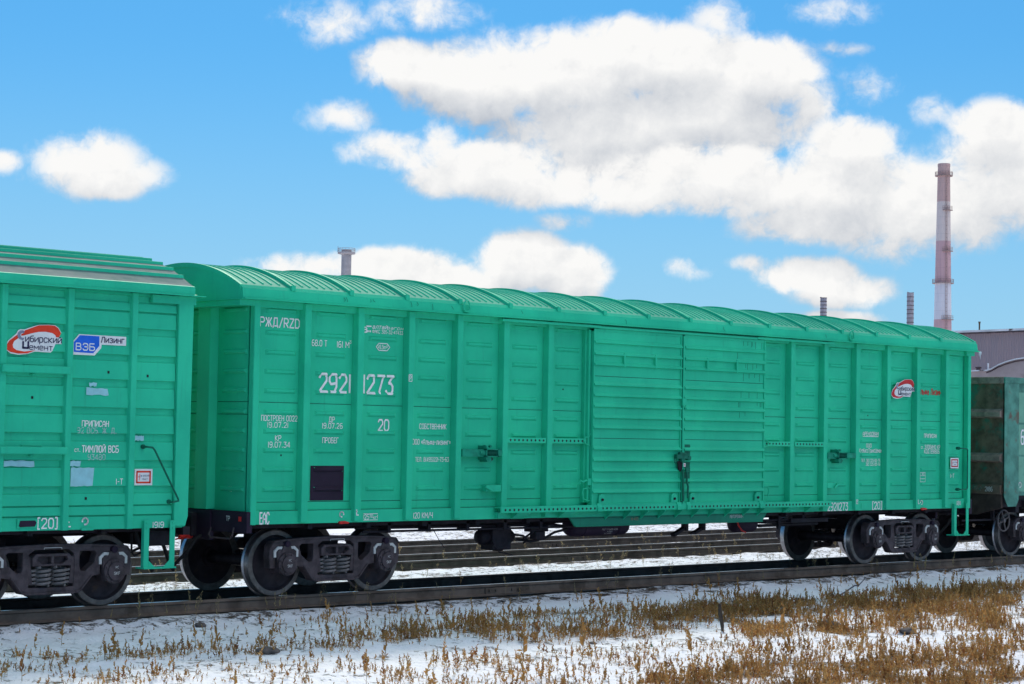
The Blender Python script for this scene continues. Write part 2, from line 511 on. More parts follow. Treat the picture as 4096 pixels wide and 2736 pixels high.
POLY = [
    ([(16.19, -3.12), (7.21, -8.68), (6.81, -7.52), (5.45, -6.99), (5.43, -5.85), (5.14, -4.86), (3.69, -4.7), (5.68, -3.08), (8.18, -2.77), (9.48, -3.57), (12.51, -2.74)], 135),
    ([(0.0, -3.02), (1.64, -2.98), (3.95, -2.42), (5.86, -2.74), (8.18, -2.77), (5.14, -4.86), (3.21, -5.14), (1.34, -5.44), (0.53, -4.62), (-1.09, -4.31)], 72),
    ([(-5.94, -3.57), (-4.38, -3.85), (-2.41, -3.41), (-0.44, -2.72), (0.25, -3.18), (-1.03, -4.67), (-2.62, -4.49), (-4.42, -4.37), (-5.7, -5.0), (-6.65, -4.8)], 52),
    ([(-1.07, -1.2), (2.6, -1.6), (2.54, -2.2), (-0.13, -3.63), (-1.48, -2.73)], 13),
    ([(-1.77, -9.14), (0.33, -8.24), (2.19, -8.4), (4.24, -8.58), (6.23, -9.28), (2.02, -11.88)], 125),
    ([(-4.06, -7.49), (-1.62, -5.76), (0.64, -6.12), (3.41, -6.69), (7.32, -8.61), (2.02, -11.88)], 34),
    ([(-6.98, -5.38), (-6.55, -4.64), (-4.47, -4.87), (-1.96, -4.94), (-1.62, -5.76), (-4.06, -7.49)], 17),
    ([(5.14, -4.86), (5.45, -6.99), (7.21, -8.68), (5.72, -9.59), (3.07, -8.41), (2.72, -6.9)], 75),
]


def inside(poly, x, y):
    r = np.zeros(x.shape, bool)
    n = len(poly)
    for i in range(n):
        x0, y0 = poly[i]; x1, y1 = poly[(i + 1) % n]
        c = ((y0 > y) != (y1 > y)) & (x < (x1 - x0) * (y - y0) / (y1 - y0 + 1e-12) + x0)
        r ^= c
    return r


def weed_density(x, y):
    jx = x + 1.1 * fbm(x, y, .9, 3, 51); jy = y + 1.3 * fbm(x, y, .9, 3, 57)
    d = np.full(x.shape, 1.6)
    for p, v in POLY:
        d = np.where(inside(p, jx, jy), np.maximum(d, v), d)
    cl = np.clip(.75 + 3.2 * fbm(x, y, .55, 3, 63), .08, 1.9)
    d = d * cl
    return np.where(y > -1.5, np.minimum(d, 2.0), d)


def axis_vals(dense, step, far):
    a = list(np.arange(dense[0], dense[1] + 1e-6, step))
    lo = [dense[0] - q for q in far][::-1]; hi = [a[-1] + q for q in far]
    return np.array(lo + a + hi)


def make_ground():
    far = [.3, .8, 1.6, 3, 6, 12, 25, 50, 100, 200, 400, 800, 1600]
    xs = axis_vals((-9, 34), .085, far); ys = axis_vals((-13, 19), .06, far)
    X, Y = np.meshgrid(xs, ys)
    Z = ground(X, Y)
    nx, ny = len(xs), len(ys)
    co = np.stack([X.ravel(), Y.ravel(), Z.ravel()], 1)
    i = np.arange(nx * ny).reshape(ny, nx)
    q = np.stack([i[:-1, :-1], i[:-1, 1:], i[1:, 1:], i[1:, :-1]], -1).reshape(-1, 4)
    me = bpy.data.meshes.new('snow_ground')
    me.vertices.add(len(co)); me.vertices.foreach_set('co', co.ravel())
    me.loops.add(q.size); me.loops.foreach_set('vertex_index', q.ravel().astype(np.int32))
    me.polygons.add(len(q)); me.polygons.foreach_set('loop_start', np.arange(0, q.size, 4, dtype=np.int32))
    me.polygons.foreach_set('use_smooth', np.ones(len(q), bool))
    me.update(); me.validate()
    at = me.attributes.new('litter', 'FLOAT', 'POINT')
    d = np.clip((weed_density(X, Y) - 60) / 700, 0, .16) + .02 + .035 * (Y < -2.6) + .16 * np.exp(-((Y + 1.25) / .3) ** 2) + .10 * ((Y > 1) & (Y < 20))
    rails = np.zeros_like(X)
    for yr in (-.80, .80):
        rails = np.maximum(rails, np.exp(-((Y - yr) / .16) ** 2) * .95)
    rails = np.maximum(rails, .30 * (np.abs(Y) < .7))
    for fn in (TRK2, TRK3):
        for off in (-.8, .8):
            rails = np.maximum(rails, np.exp(-((Y - fn(X) - off) / .11) ** 2) * .95)
        rails = np.maximum(rails, .14 * (np.abs(Y - fn(X)) < .7))
    at.data.foreach_set('value', np.maximum(d, rails).ravel().astype(np.float32))
    m, T, b = base_mat('snow_over_soil', .65, .3)
    tc = T.new('ShaderNodeTexCoord').outputs['Object']
    a = T.new('ShaderNodeAttribute'); a.attribute_name = 'litter'
    n1 = T.noise(tc, 7., 7, .65); n2 = T.noise(tc, 1.3, 5, .6); n3 = T.noise(tc, 28, 4, .6)
    k = T.math('ADD', T.math('MULTIPLY_ADD', n1, .9, -.98), a.outputs['Fac'])
    k = T.math('MULTIPLY_ADD', n2, .55, k)
    k = T.math('MULTIPLY_ADD', n3, .25, k)
    soil = T.smooth(k, .0, .13)
    sc = T.mix(n3, (.045, .034, .026, 1), (.15, .115, .085, 1))
    snow = T.mix(n2, (.83, .86, .93, 1), (.90, .91, .94, 1))
    T.put(b.inputs['Base Color'], T.mix(soil, snow, sc))
    bp = T.new('ShaderNodeBump'); bp.inputs['Strength'].default_value = .8; bp.inputs['Distance'].default_value = .05
    hh = T.math('MULTIPLY_ADD', T.noise(tc, 30, 4, .6), .3, T.noise(tc, 9, 5, .6))
    hh = T.math('MULTIPLY_ADD', soil, -.5, hh)
    T.l.new(hh, bp.inputs['Height']); T.l.new(bp.outputs[0], b.inputs['Normal'])
    me.materials.append(m)
    o = link('ground', me)
    tag(o, 'trampled thin snow over brown soil around the tracks', 'ground', kind='structure')


make_ground()


# ------------------------------------------------------------------ tracks
def rail_profile(y, z):
    hw, w, f = .0375, .010, .075
    return [(y - f, z - .18), (y + f, z - .18), (y + f, z - .168), (y + .03, z - .153), (y + w, z - .140), (y + w, z - .050), (y + hw, z - .038), (y + hw, z - .008), (y + .027, z), (y - .027, z), (y - hw, z - .008), (y - hw, z - .038), (y - w, z - .050), (y - w, z - .140), (y - .03, z - .153), (y - f, z - .168)]


def make_rail(fn, off, z, label, x0, x1, joints=()):
    mb = M()
    n = 40
    xs = np.linspace(x0, x1, n)
    prof = rail_profile(0, z)
    L = len(prof)
    vs = []
    for x in xs:
        y = float(fn(x)) + off
        vs += [(float(x), y + p[0], p[1]) for p in prof]
    b = len(mb.v); mb.v.extend(vs)
    for i in range(n - 1):
        for k in range(L):
            k2 = (k + 1) % L
            mb.f.append([b + i * L + k, b + i * L + k2, b + (i + 1) * L + k2, b + (i + 1) * L + k])
            mb.m.append(1 if k in (8,) else 0); mb.sm.append(False)
    mr = M_rail if (z == 0 and off < 0) else M_rail_shade
    o = mb.build('rail', [mr, M_railtop])
    tag(o, label, 'rail', 'rails of the railway tracks')
    for xj in joints:
        y = float(fn(xj)) + off
        j = M()
        j.ext([(-.012, z - .145), (-.036, z - .155), (-.03, z - .12), (-.036, z - .062), (-.012, z - .052)], 'x', xj - .40, xj + .40)
        for q in (-.32, -.18, .18, .32):
            j.lathe([(0, -.036), (.02, -.036), (.02, -.058), (0, -.058)], (xj + q, 0, z - .10), 'y', 8)
        jo = j.build('fishplate', [mr], o)
        jo.location = (0, y, 0)
    return o


T0 = lambda x: np.asarray(x) * 0.0
make_rail(T0, -.7975, 0, 'brown rail nearest the camera under the near wheels of the wagons', -60, 140, (4.6,))
make_rail(T0, .7975, 0, 'dark shaded rail with a bright head under the far wheels of the wagons', -60, 140)
make_rail(TRK2, -.7975, Z2, 'near rail of the middle track behind the wagons, with bolted joint plates', -60, 180, (5.2, 14.6, -.1))
make_rail(TRK2, .7975, Z2, 'far rail of the middle track behind the wagons', -60, 180)
make_rail(TRK3, -.7975, Z3, 'near rail of the farthest track behind the wagons', -60, 200, (17.6,))
make_rail(TRK3, .7975, Z3, 'rail farthest from the camera, at the back of the three tracks', -60, 200)

slp = M()
slp.ext([(-1.36, -.335), (1.36, -.335), (1.36, -.215), (1.33, -.205), (-1.33, -.205), (-1.36, -.215)], 'x', -.115, .115)
slp_me = None
for i in range(30):
    x = -4.72 + i * .555
    if i == 0:
        o = slp.build('sleeper', [M_wood]); slp_me = o
    else:
        o = slp_me.copy(); COL.objects.link(o)
    o.location = (x, RNG.uniform(-.04, .03), RNG.uniform(-.035, -.004))
    o.rotation_euler = (0, 0, RNG.uniform(-.02, .02))
    tag(o, 'dark wooden sleeper half buried in snow under the wagons', 'sleeper', 'sleepers of the nearest track')


# ------------------------------------------------------------------ lettering and flat markings
O_ = [(0, .2), (0, .8), (.22, 1), (.78, 1), (1, .8), (1, .2), (.78, 0), (.22, 0), (0, .2)]
P_ = [(0, 0), (0, 1), (.75, 1), (1, .85), (1, .6), (.75, .46), (0, .46)]
C_ = [(1, .8), (.78, 1), (.22, 1), (0, .8), (0, .2), (.22, 0), (.78, 0), (1, .2)]
B_ = [[(0, 0), (0, 1), (.7, 1), (.92, .86), (.92, .66), (.72, .53), (0, .53)], [(.72, .53), (1, .38), (1, .15), (.75, 0), (0, 0)]]
GL = {  # single-stroke stencil alphabet: (width, strokes) in a unit cell
    '0': (.8, [O_]), '1': (.12, [[(.5, 0), (.5, 1)]]), '2': (.8, [[(0, .8), (.2, 1), (.8, 1), (1, .82), (1, .62), (0, 0), (1, 0)]]),
    '3': (.8, [[(0, 1), (1, 1), (.42, .6), (.75, .58), (1, .42), (1, .17), (.78, 0), (.2, 0), (0, .16)]]), '4': (.8, [[(.75, 0), (.75, 1)], [(.75, 1), (0, .28), (1, .28)]]),
    '5': (.8, [[(.95, 1), (.08, 1), (.04, .56), (.75, .58), (1, .42), (1, .17), (.78, 0), (.2, 0), (0, .14)]]), '6': (.8, [[(.9, 1), (.3, 1), (0, .72), (0, .2), (.22, 0), (.78, 0), (1, .2), (1, .4), (.78, .56), (0, .5)]]),
    '7': (.8, [[(0, 1), (1, 1), (.35, 0)]]), '8': (.8, [[(.25, .53), (.05, .68), (.05, .86), (.25, 1), (.75, 1), (.95, .86), (.95, .68), (.75, .53), (.25, .53), (0, .36), (0, .16), (.22, 0), (.78, 0), (1, .16), (1, .36), (.75, .53)]]),
    '9': (.8, [[(.1, 0), (.7, 0), (1, .28), (1, .8), (.78, 1), (.22, 1), (0, .8), (0, .6), (.22, .44), (1, .5)]]),
    'А': (.85, [[(0, 0), (.0, .7), (.5, 1), (1, .7), (1, 0)], [(0, .4), (1, .4)]]), 'Б': (.8, [[(.9, 1), (0, 1), (0, 0), (.75, 0), (1, .16), (1, .42), (.75, .56), (0, .56)]]), 'В': (.8, B_),
    'Г': (.7, [[(0, 0), (0, 1), (1, 1)]]), 'Д': (.95, [[(.15, .12), (.25, 1), (.85, 1), (.85, .12)], [(0, -.08), (0, .1), (1, .1), (1, -.08)]]), 'Е': (.7, [[(1, 1), (0, 1), (0, 0), (1, 0)], [(0, .52), (.85, .52)]]),
    'Ж': (1.1, [[(.5, 0), (.5, 1)], [(0, 1), (.36, .52), (0, 0)], [(1, 1), (.64, .52), (1, 0)]]), 'З': (.8, [[(0, .86), (.2, 1), (.78, 1), (.95, .85), (.95, .67), (.7, .53), (.35, .53)], [(.7, .53), (1, .38), (1, .16), (.78, 0), (.2, 0), (0, .14)]]),
    'И': (.85, [[(0, 1), (0, 0), (1, 1), (1, 0)]]), 'Й': (.85, [[(0, 1), (0, 0), (1, 1), (1, 0)], [(.28, 1.2), (.5, 1.12), (.72, 1.2)]]), 'К': (.8, [[(0, 0), (0, 1)], [(1, 1), (.12, .5), (1, 0)]]),
    'Л': (.9, [[(0, 0), (.12, .05), (.38, 1), (1, 1), (1, 0)]]), 'М': (1.0, [[(0, 0), (0, 1), (.5, .35), (1, 1), (1, 0)]]), 'Н': (.85, [[(0, 0), (0, 1)], [(1, 0), (1, 1)], [(0, .52), (1, .52)]]), 'О': (.8, [O_]),
    'П': (.85, [[(0, 0), (0, 1), (1, 1), (1, 0)]]), 'Р': (.8, [P_]), 'С': (.8, [C_]), 'Т': (.8, [[(0, 1), (1, 1)], [(.5, 1), (.5, 0)]]), 'У': (.8, [[(0, 1), (.5, .42)], [(1, 1), (.35, 0), (.1, 0)]]),
    'Ф': (1.0, [[(.5, 0), (.5, 1)], [(0, .35), (0, .72), (.2, .85), (.8, .85), (1, .72), (1, .35), (.8, .2), (.2, .2), (0, .35)]]), 'Ц': (.9, [[(0, 1), (0, 0), (1, 0), (1, -.14)], [(.86, 1), (.86, 0)]]), 'Ч': (.75, [[(0, 1), (0, .6), (.2, .46), (1, .46)], [(1, 1), (1, 0)]]),
    'Ь': (.75, [[(0, 1), (0, 0), (.75, 0), (1, .16), (1, .42), (.75, .56), (0, .56)]]), 'Э': (.8, [[(0, .8), (.22, 1), (.78, 1), (1, .8), (1, .2), (.78, 0), (.22, 0), (0, .2)], [(.35, .52), (1, .52)]]), 'Ю': (1.1, [[(0, 0), (0, 1)], [(0, .5), (.35, .5)], [(.35, .2), (.35, .8), (.5, 1), (.85, 1), (1, .8), (1, .2), (.85, 0), (.5, 0), (.35, .2)]]),
    'R': (.8, [P_, [(.45, .46), (1, 0)]]), 'Z': (.8, [[(0, 1), (1, 1), (0, 0), (1, 0)]]), 'D': (.8, [[(0, 0), (0, 1), (.7, 1), (1, .78), (1, .22), (.7, 0), (0, 0)]]), 'E': (.7, [[(1, 1), (0, 1), (0, 0), (1, 0)], [(0, .52), (.85, .52)]]), 'V': (.8, [[(0, 1), (.5, 0), (1, 1)]]), 'N': (.85, [[(0, 0), (0, 1), (1, 0), (1, 1)]]),
    'S': (.8, [[(1, .84), (.78, 1), (.22, 1), (0, .84), (0, .66), (.22, .54), (.78, .5), (1, .36), (1, .16), (.78, 0), (.22, 0), (0, .16)]]), 'K': (.8, [[(0, 0), (0, 1)], [(1, 1), (.12, .5), (1, 0)]]), 'F': (.7, [[(0, 0), (0, 1), (1, 1)], [(0, .52), (.85, .52)]]),
    '.': (.2, [[(0, .06), (1, .06)]]), ',': (.1, [[(.5, -.08), (.5, .04)]]), '-': (.45, [[(0, .48), (1, .48)]]), '/': (.6, [[(0, -.05), (1, 1.05)]]), '(': (.25, [[(1, 1.05), (0, .7), (0, .3), (1, -.05)]]), ')': (.25, [[(0, 1.05), (1, .7), (1, .3), (0, -.05)]]),
    '[': (.3, [[(1, 1.08), (0, 1.08), (0, -.08), (1, -.08)]]), ']': (.3, [[(0, 1.08), (1, 1.08), (1, -.08), (0, -.08)]]), '«': (.5, [[(.45, .7), (0, .45), (.45, .2)], [(1, .7), (.55, .45), (1, .2)]]), '»': (.5, [[(0, .7), (.45, .45), (0, .2)], [(.55, .7), (1, .45), (.55, .2)]]),
    'а': (.75, [[(.05, .8), (.3, .9), (.8, .9), (1, .75), (1, 0)], [(1, .5), (.25, .5), (0, .36), (0, .14), (.2, 0), (.7, 0), (1, .18)]]),
    'б': (.75, [[(1, 1.3), (.2, 1.2), (0, .95), (0, .18), (.2, 0), (.8, 0), (1, .18), (1, .62), (.8, .8), (0, .72)]]), 'е': (.75, [[(0, .5), (1, .5), (1, .78), (.8, 1), (.2, 1), (0, .8), (0, .2), (.2, 0), (.95, 0)]]),
    'р': (.75, [[(0, -.4), (0, 1), (.78, 1), (1, .8), (1, .2), (.78, 0), (0, 0)]]), '²': (.4, [[(0, .95), (.5, 1.1), (1, .9), (0, .55), (1, .55)]]), 'm': (1.0, [[(0, 0), (0, .75), (.4, .75), (.5, .6), (.5, 0)], [(.5, .6), (.6, .75), (1, .75), (1, 0)]]),
}


def flat_text(body, x0, x1, zc, h, parent, mat=None, plane='y', at=-1.3365, name='lettering', bold=.0, conform=None, shear=0.0, wt=.135, lower=.74):
    """stencilled writing made of flat strokes, fitted to the box x0..x1, zc +- h/2"""
    cells = []; pen = 0.0
    for ch in body:
        if ch == ' ':
            pen += .55; continue
        if ch == 'I': ch = '1'
        k = 1.0
        if ch not in GL:
            ch = ch.upper(); k = lower
        elif ch in 'абер':
            k = lower
        wd, st = GL[ch]
        wd *= .78 * (1 if k == 1 else .86)
        cells.append((pen, wd, k, st)); pen += wd + .26
    total = pen - .26
    sx = (x1 - x0) / max(total, .05)
    w = h * (wt + bold)
    mb = M()
    lay = 0
    for px, wd, k, st in cells:
        for ln in st:
            pts = [Vector((x0 + (px + q[0] * wd + shear * q[1] * k) * sx, zc - h / 2 + q[1] * k * h)) for q in ln]
            closed = len(pts) > 3 and (pts[0] - pts[-1]).length < 1e-6
            for i in range(len(pts) - 1):
                a, b = pts[i], pts[i + 1]
                t = (b - a).normalized(); n = Vector((-t.y, t.x)) * w / 2
                # stroke narrower when it runs upright, as letters are condensed
                nn = Vector((n.x * min(1.0, .55 + .45 * abs(sx) / h), n.y))
                e0 = w * .32 if (i == 0 and not closed) else w * .22; e1 = w * .32 if (i == len(pts) - 2 and not closed) else w * .22
                a2 = a - t * e0 * .8; b2 = b + t * e1 * .8
                lay += 1
                off = -(lay % 4) * .0003
                for_ = [(q.x, at + off, q.y) if plane == 'y' else (at + off, q.x, q.y) for q in (a2 - nn, b2 - nn, b2 + nn, a2 + nn)]
                mb.add(for_, [(0, 1, 2, 3)])
    o = mb.build(name, mat or M_white, parent)
    if plane == 'y' and conform:
        conform_mesh(o.data, conform, at)
    return o


def conform_mesh(me, conf, at, d=.026, hz=.036):
    """lay a flat marking over the pressed ridges of the wall"""
    zs, xc, hw = conf
    bm = bmesh.new(); bm.from_mesh(me)
    for e in (xc - hw, xc - hw + .035, xc + hw - .035, xc + hw):
        bmesh.ops.bisect_plane(bm, geom=bm.verts[:] + bm.edges[:] + bm.faces[:], plane_co=(e, 0, 0), plane_no=(1, 0, 0))
    for z in zs:
        for e in (z - hz, z - hz * .35, z + hz * .45, z + hz):
            bmesh.ops.bisect_plane(bm, geom=bm.verts[:] + bm.edges[:] + bm.faces[:], plane_co=(0, 0, e), plane_no=(0, 0, 1))
    for v in bm.verts:
        for z in zs:
            t = v.co.z - z
            k = np.interp(t, [-hz, -hz * .35, hz * .45, hz], [0, 1, 1, 0])
            k = min(k, np.interp(hw - abs(v.co.x - xc), [0, .035], [0, 1]))
            if k > 0:
                v.co.y -= d * k
    bm.to_mesh(me); bm.free()


def flat_poly(polys, parent, mat, name, at=-1.376, thick=.0015, conform=None):
    """thin sticker or paint patch facing -Y: list of outlines (x, z)"""
    mb = M()
    if conform:
        for p in polys:
            mb.add([(q[0], at, q[1]) for q in p], [tuple(range(len(p)))])
        o = mb.build(name, mat, parent)
        conform_mesh(o.data, conform, at)
        return o
    for p in polys:
        mb.ext(p, 'y', at, at + thick)
    return mb.build(name, mat, parent)


def strokes(lines, w, parent, mat, name, at):
    """flat strokes of width w along (x, z) polylines"""
    mb = M()
    for ln in lines:
        for (a, b) in zip(ln[:-1], ln[1:]):
            a = Vector(a); b = Vector(b); t = (b - a).normalized(); n = Vector((-t.y, t.x)) * w / 2
            a = a - t * w * .25; b = b + t * w * .25
            mb.add([(q.x, at, q.y) for q in (a - n, b - n, b + n, a + n)], [(0, 1, 2, 3)])
    return mb.build(name, mat, parent)


def rect(x0, x1, z0, z1):
    return [(x0, z0), (x1, z0), (x1, z1), (x0, z1)]


def frame_strokes(x0, x1, z0, z1):
    return [[(x0, z0), (x1, z0)], [(x1, z0), (x1, z1)], [(x1, z1), (x0, z1)], [(x0, z1), (x0, z0)]]


def hook_mark(x, z, s, parent, flip, at):
    pts = [(x + flip * s * .5 * math.cos(a), z + s * .5 * math.sin(a)) for a in np.linspace(PI * 1.05, -PI * .55, 9)]
    return strokes([pts], s * .26, parent, M_white, 'lifting_hook_mark', at)


def t_mark(x, z, h, parent, at):
    return strokes([[(x, z + h * .5), (x, z - h * .4)], [(x, z - h * .42), (x + h * .45, z - h * .42)], [(x - h * .08, z + h * .22), (x + h * .2, z + h * .22)]], h * .2, parent, M_white, 'jacking_mark', at)


def warning_plate(x0, x1, zc, h, parent, red, at):
    mb = M()
    z0, z1 = zc - h / 2, zc + h / 2
    mb.ext(rect(x0, x1, z0, z1), 'y', at, at - .004)
    o = mb.build('warning_sign', M_vin, parent)
    w = x1 - x0
    b = .1 * w
    strokes(frame_strokes(x0 + b * 1.3, x1 - b * 1.3, z0 + b * 1.3, z1 - b * 1.3), b * .85, o, red, 'red_border', at - .0055)
    xb = x0 + .27 * w
    strokes([[(xb + .03 * w, zc + .18 * h), (xb - .04 * w, zc + .0 * h), (xb + .04 * w, zc + .02 * h), (xb - .02 * w, zc - .2 * h)]], .03 * w, o, red, 'lightning_bolt', at - .0055)
    flat_text('НЕ ВЛЕЗАЙ', x0 + .33 * w, x0 + .82 * w, zc + .08 * h, .09 * h, o, M_navy, at=at - .0055)
    flat_text('УБЬЕТ', x0 + .43 * w, x0 + .73 * w, zc - .12 * h, .09 * h, o, M_navy, at=at - .0055)
    return o


LOGO = dict(
    white=[(-4.754, 3.342), (-4.752, 3.402), (-4.72, 3.457), (-4.605, 3.552), (-4.581, 3.595), (-4.547, 3.608), (-4.496, 3.607), (-4.361, 3.655), (-4.284, 3.676), (-4.154, 3.684), (-4.049, 3.682), (-3.996, 3.65), (-3.959, 3.59), (-3.987, 3.526), (-3.943, 3.523), (-3.945, 3.445), (-4.037, 3.441), (-4.082, 3.351), (-4.108, 3.329), (-4.333, 3.333), (-4.443, 3.298), (-4.571, 3.283), (-4.681, 3.296)],
    red1=[(-4.487, 3.596), (-4.36, 3.644), (-4.284, 3.67), (-4.154, 3.679), (-4.058, 3.676), (-4.004, 3.646), (-3.963, 3.583), (-3.988, 3.531), (-4.031, 3.527), (-4.045, 3.556), (-4.09, 3.58), (-4.186, 3.593), (-4.29, 3.586), (-4.392, 3.562), (-4.498, 3.531), (-4.536, 3.525), (-4.537, 3.548), (-4.503, 3.561)],
    red2=[(-4.592, 3.538), (-4.578, 3.493), (-4.636, 3.453), (-4.655, 3.407), (-4.646, 3.369), (-4.598, 3.341), (-4.487, 3.327), (-4.325, 3.349), (-4.444, 3.306), (-4.571, 3.297), (-4.69, 3.315), (-4.746, 3.35), (-4.74, 3.403), (-4.703, 3.457)],
    grey=[(-4.491, 3.588), (-4.499, 3.557), (-4.52, 3.564), (-4.546, 3.551), (-4.549, 3.525), (-4.531, 3.503), (-4.493, 3.501), (-4.509, 3.466), (-4.53, 3.473), (-4.569, 3.486), (-4.591, 3.515), (-4.588, 3.561), (-4.555, 3.589), (-4.521, 3.596)])


def cement_sticker(parent, fx, fz, red, at):
    def tr(p):
        return [(fx(a), fz(b)) for a, b in p]
    o = flat_poly([tr(LOGO['white'])], parent, M_vin, 'company_sticker', at)
    flat_poly([tr(LOGO['red1']), tr(LOGO['red2'])], o, red, 'red_swoosh', at - .002)
    flat_poly([tr(LOGO['grey'])], o, M_vgrey, 'grey_letter', at - .003)
    def tx(s, x0, x1, z0, z1):
        flat_text(s, fx(x0), fx(x1), (fz(z0) + fz(z1)) / 2, fz(z1) - fz(z0), o, M_navy, at=at - .004, bold=.055, lower=1.0)
    tx('ибирский', -4.476, -3.953, 3.455, 3.514)
    tx('емент', -4.413, -4.083, 3.356, 3.406)
    k = [(-4.508, 3.452), (-4.508, 3.374), (-4.434, 3.374), (-4.434, 3.452)]
    strokes([tr(k[:3]), tr([k[3], k[2]])], .026 * abs(fx(1) - fx(0)), o, M_navy, 'lettering', at - .004)
    return o


# ------------------------------------------------------------------ bogie
def mirror_loop(pts):
    return pts + [(-x, z) for x, z in reversed(pts)]


def side_frame_mesh(sign):
    half = [(0, .86), (.6, .845), (.92, .83), (1.14, .81), (1.20, .74), (1.215, .60), (1.20, .42), (1.11, .42), (1.11, .66), (1.06, .712), (.79, .712), (.735, .66), (.735, .44), (.60, .42), (.52, .33), (.43, .225), (.35, .208), (0, .208)]
    outer = [p for p in reversed(half)][0:0] + half + [(-x, z) for x, z in reversed(half)][1:-1]
    win = [(.42, .755), (.64, .755), (.675, .72), (.64, .60), (.50, .49), (.44, .50), (.42, .56)]
    mid = [(-.33, .73), (-.25, .785), (.25, .785), (.33, .73), (.345, .60), (.33, .30), (-.33, .30), (-.345, .60)]
    y0, y1 = sign * 1.10, sign * .955
    mb = M()
    mb.ext(outer, 'y', y0, y1, 0, holes=[win, [(-x, z) for x, z in reversed(win)], mid])
    # raised flanges cast along the top and the lower chord
    yf = sign * 1.125
    for a, b in zip(half[:4], half[1:5]):
        for s in (1, -1):
            mb.ext([(s * a[0], a[1] + .002), (s * b[0], b[1] + .002), (s * b[0], b[1] - .028), (s * a[0], a[1] - .028)], 'y', y0 - sign * .002, yf)
    for a, b in ((half[13], half[15]), (half[15], half[16]), (half[16], half[17])):
        for s in (1, -1):
            mb.ext([(s * a[0], a[1] - .002), (s * b[0], b[1] - .002), (s * b[0], b[1] + .03), (s * a[0], a[1] + .03)], 'y', y0 - sign * .002, yf)
    for s in (1, -1):
        mb.box(s * .35, s * .39, y0 - sign * .03, y1, .50, .57)
        mb.box(s * .93 - .05, s * .93 + .05, y0 - sign * .025, y0 + sign * .02, .742, .772)
    return mb


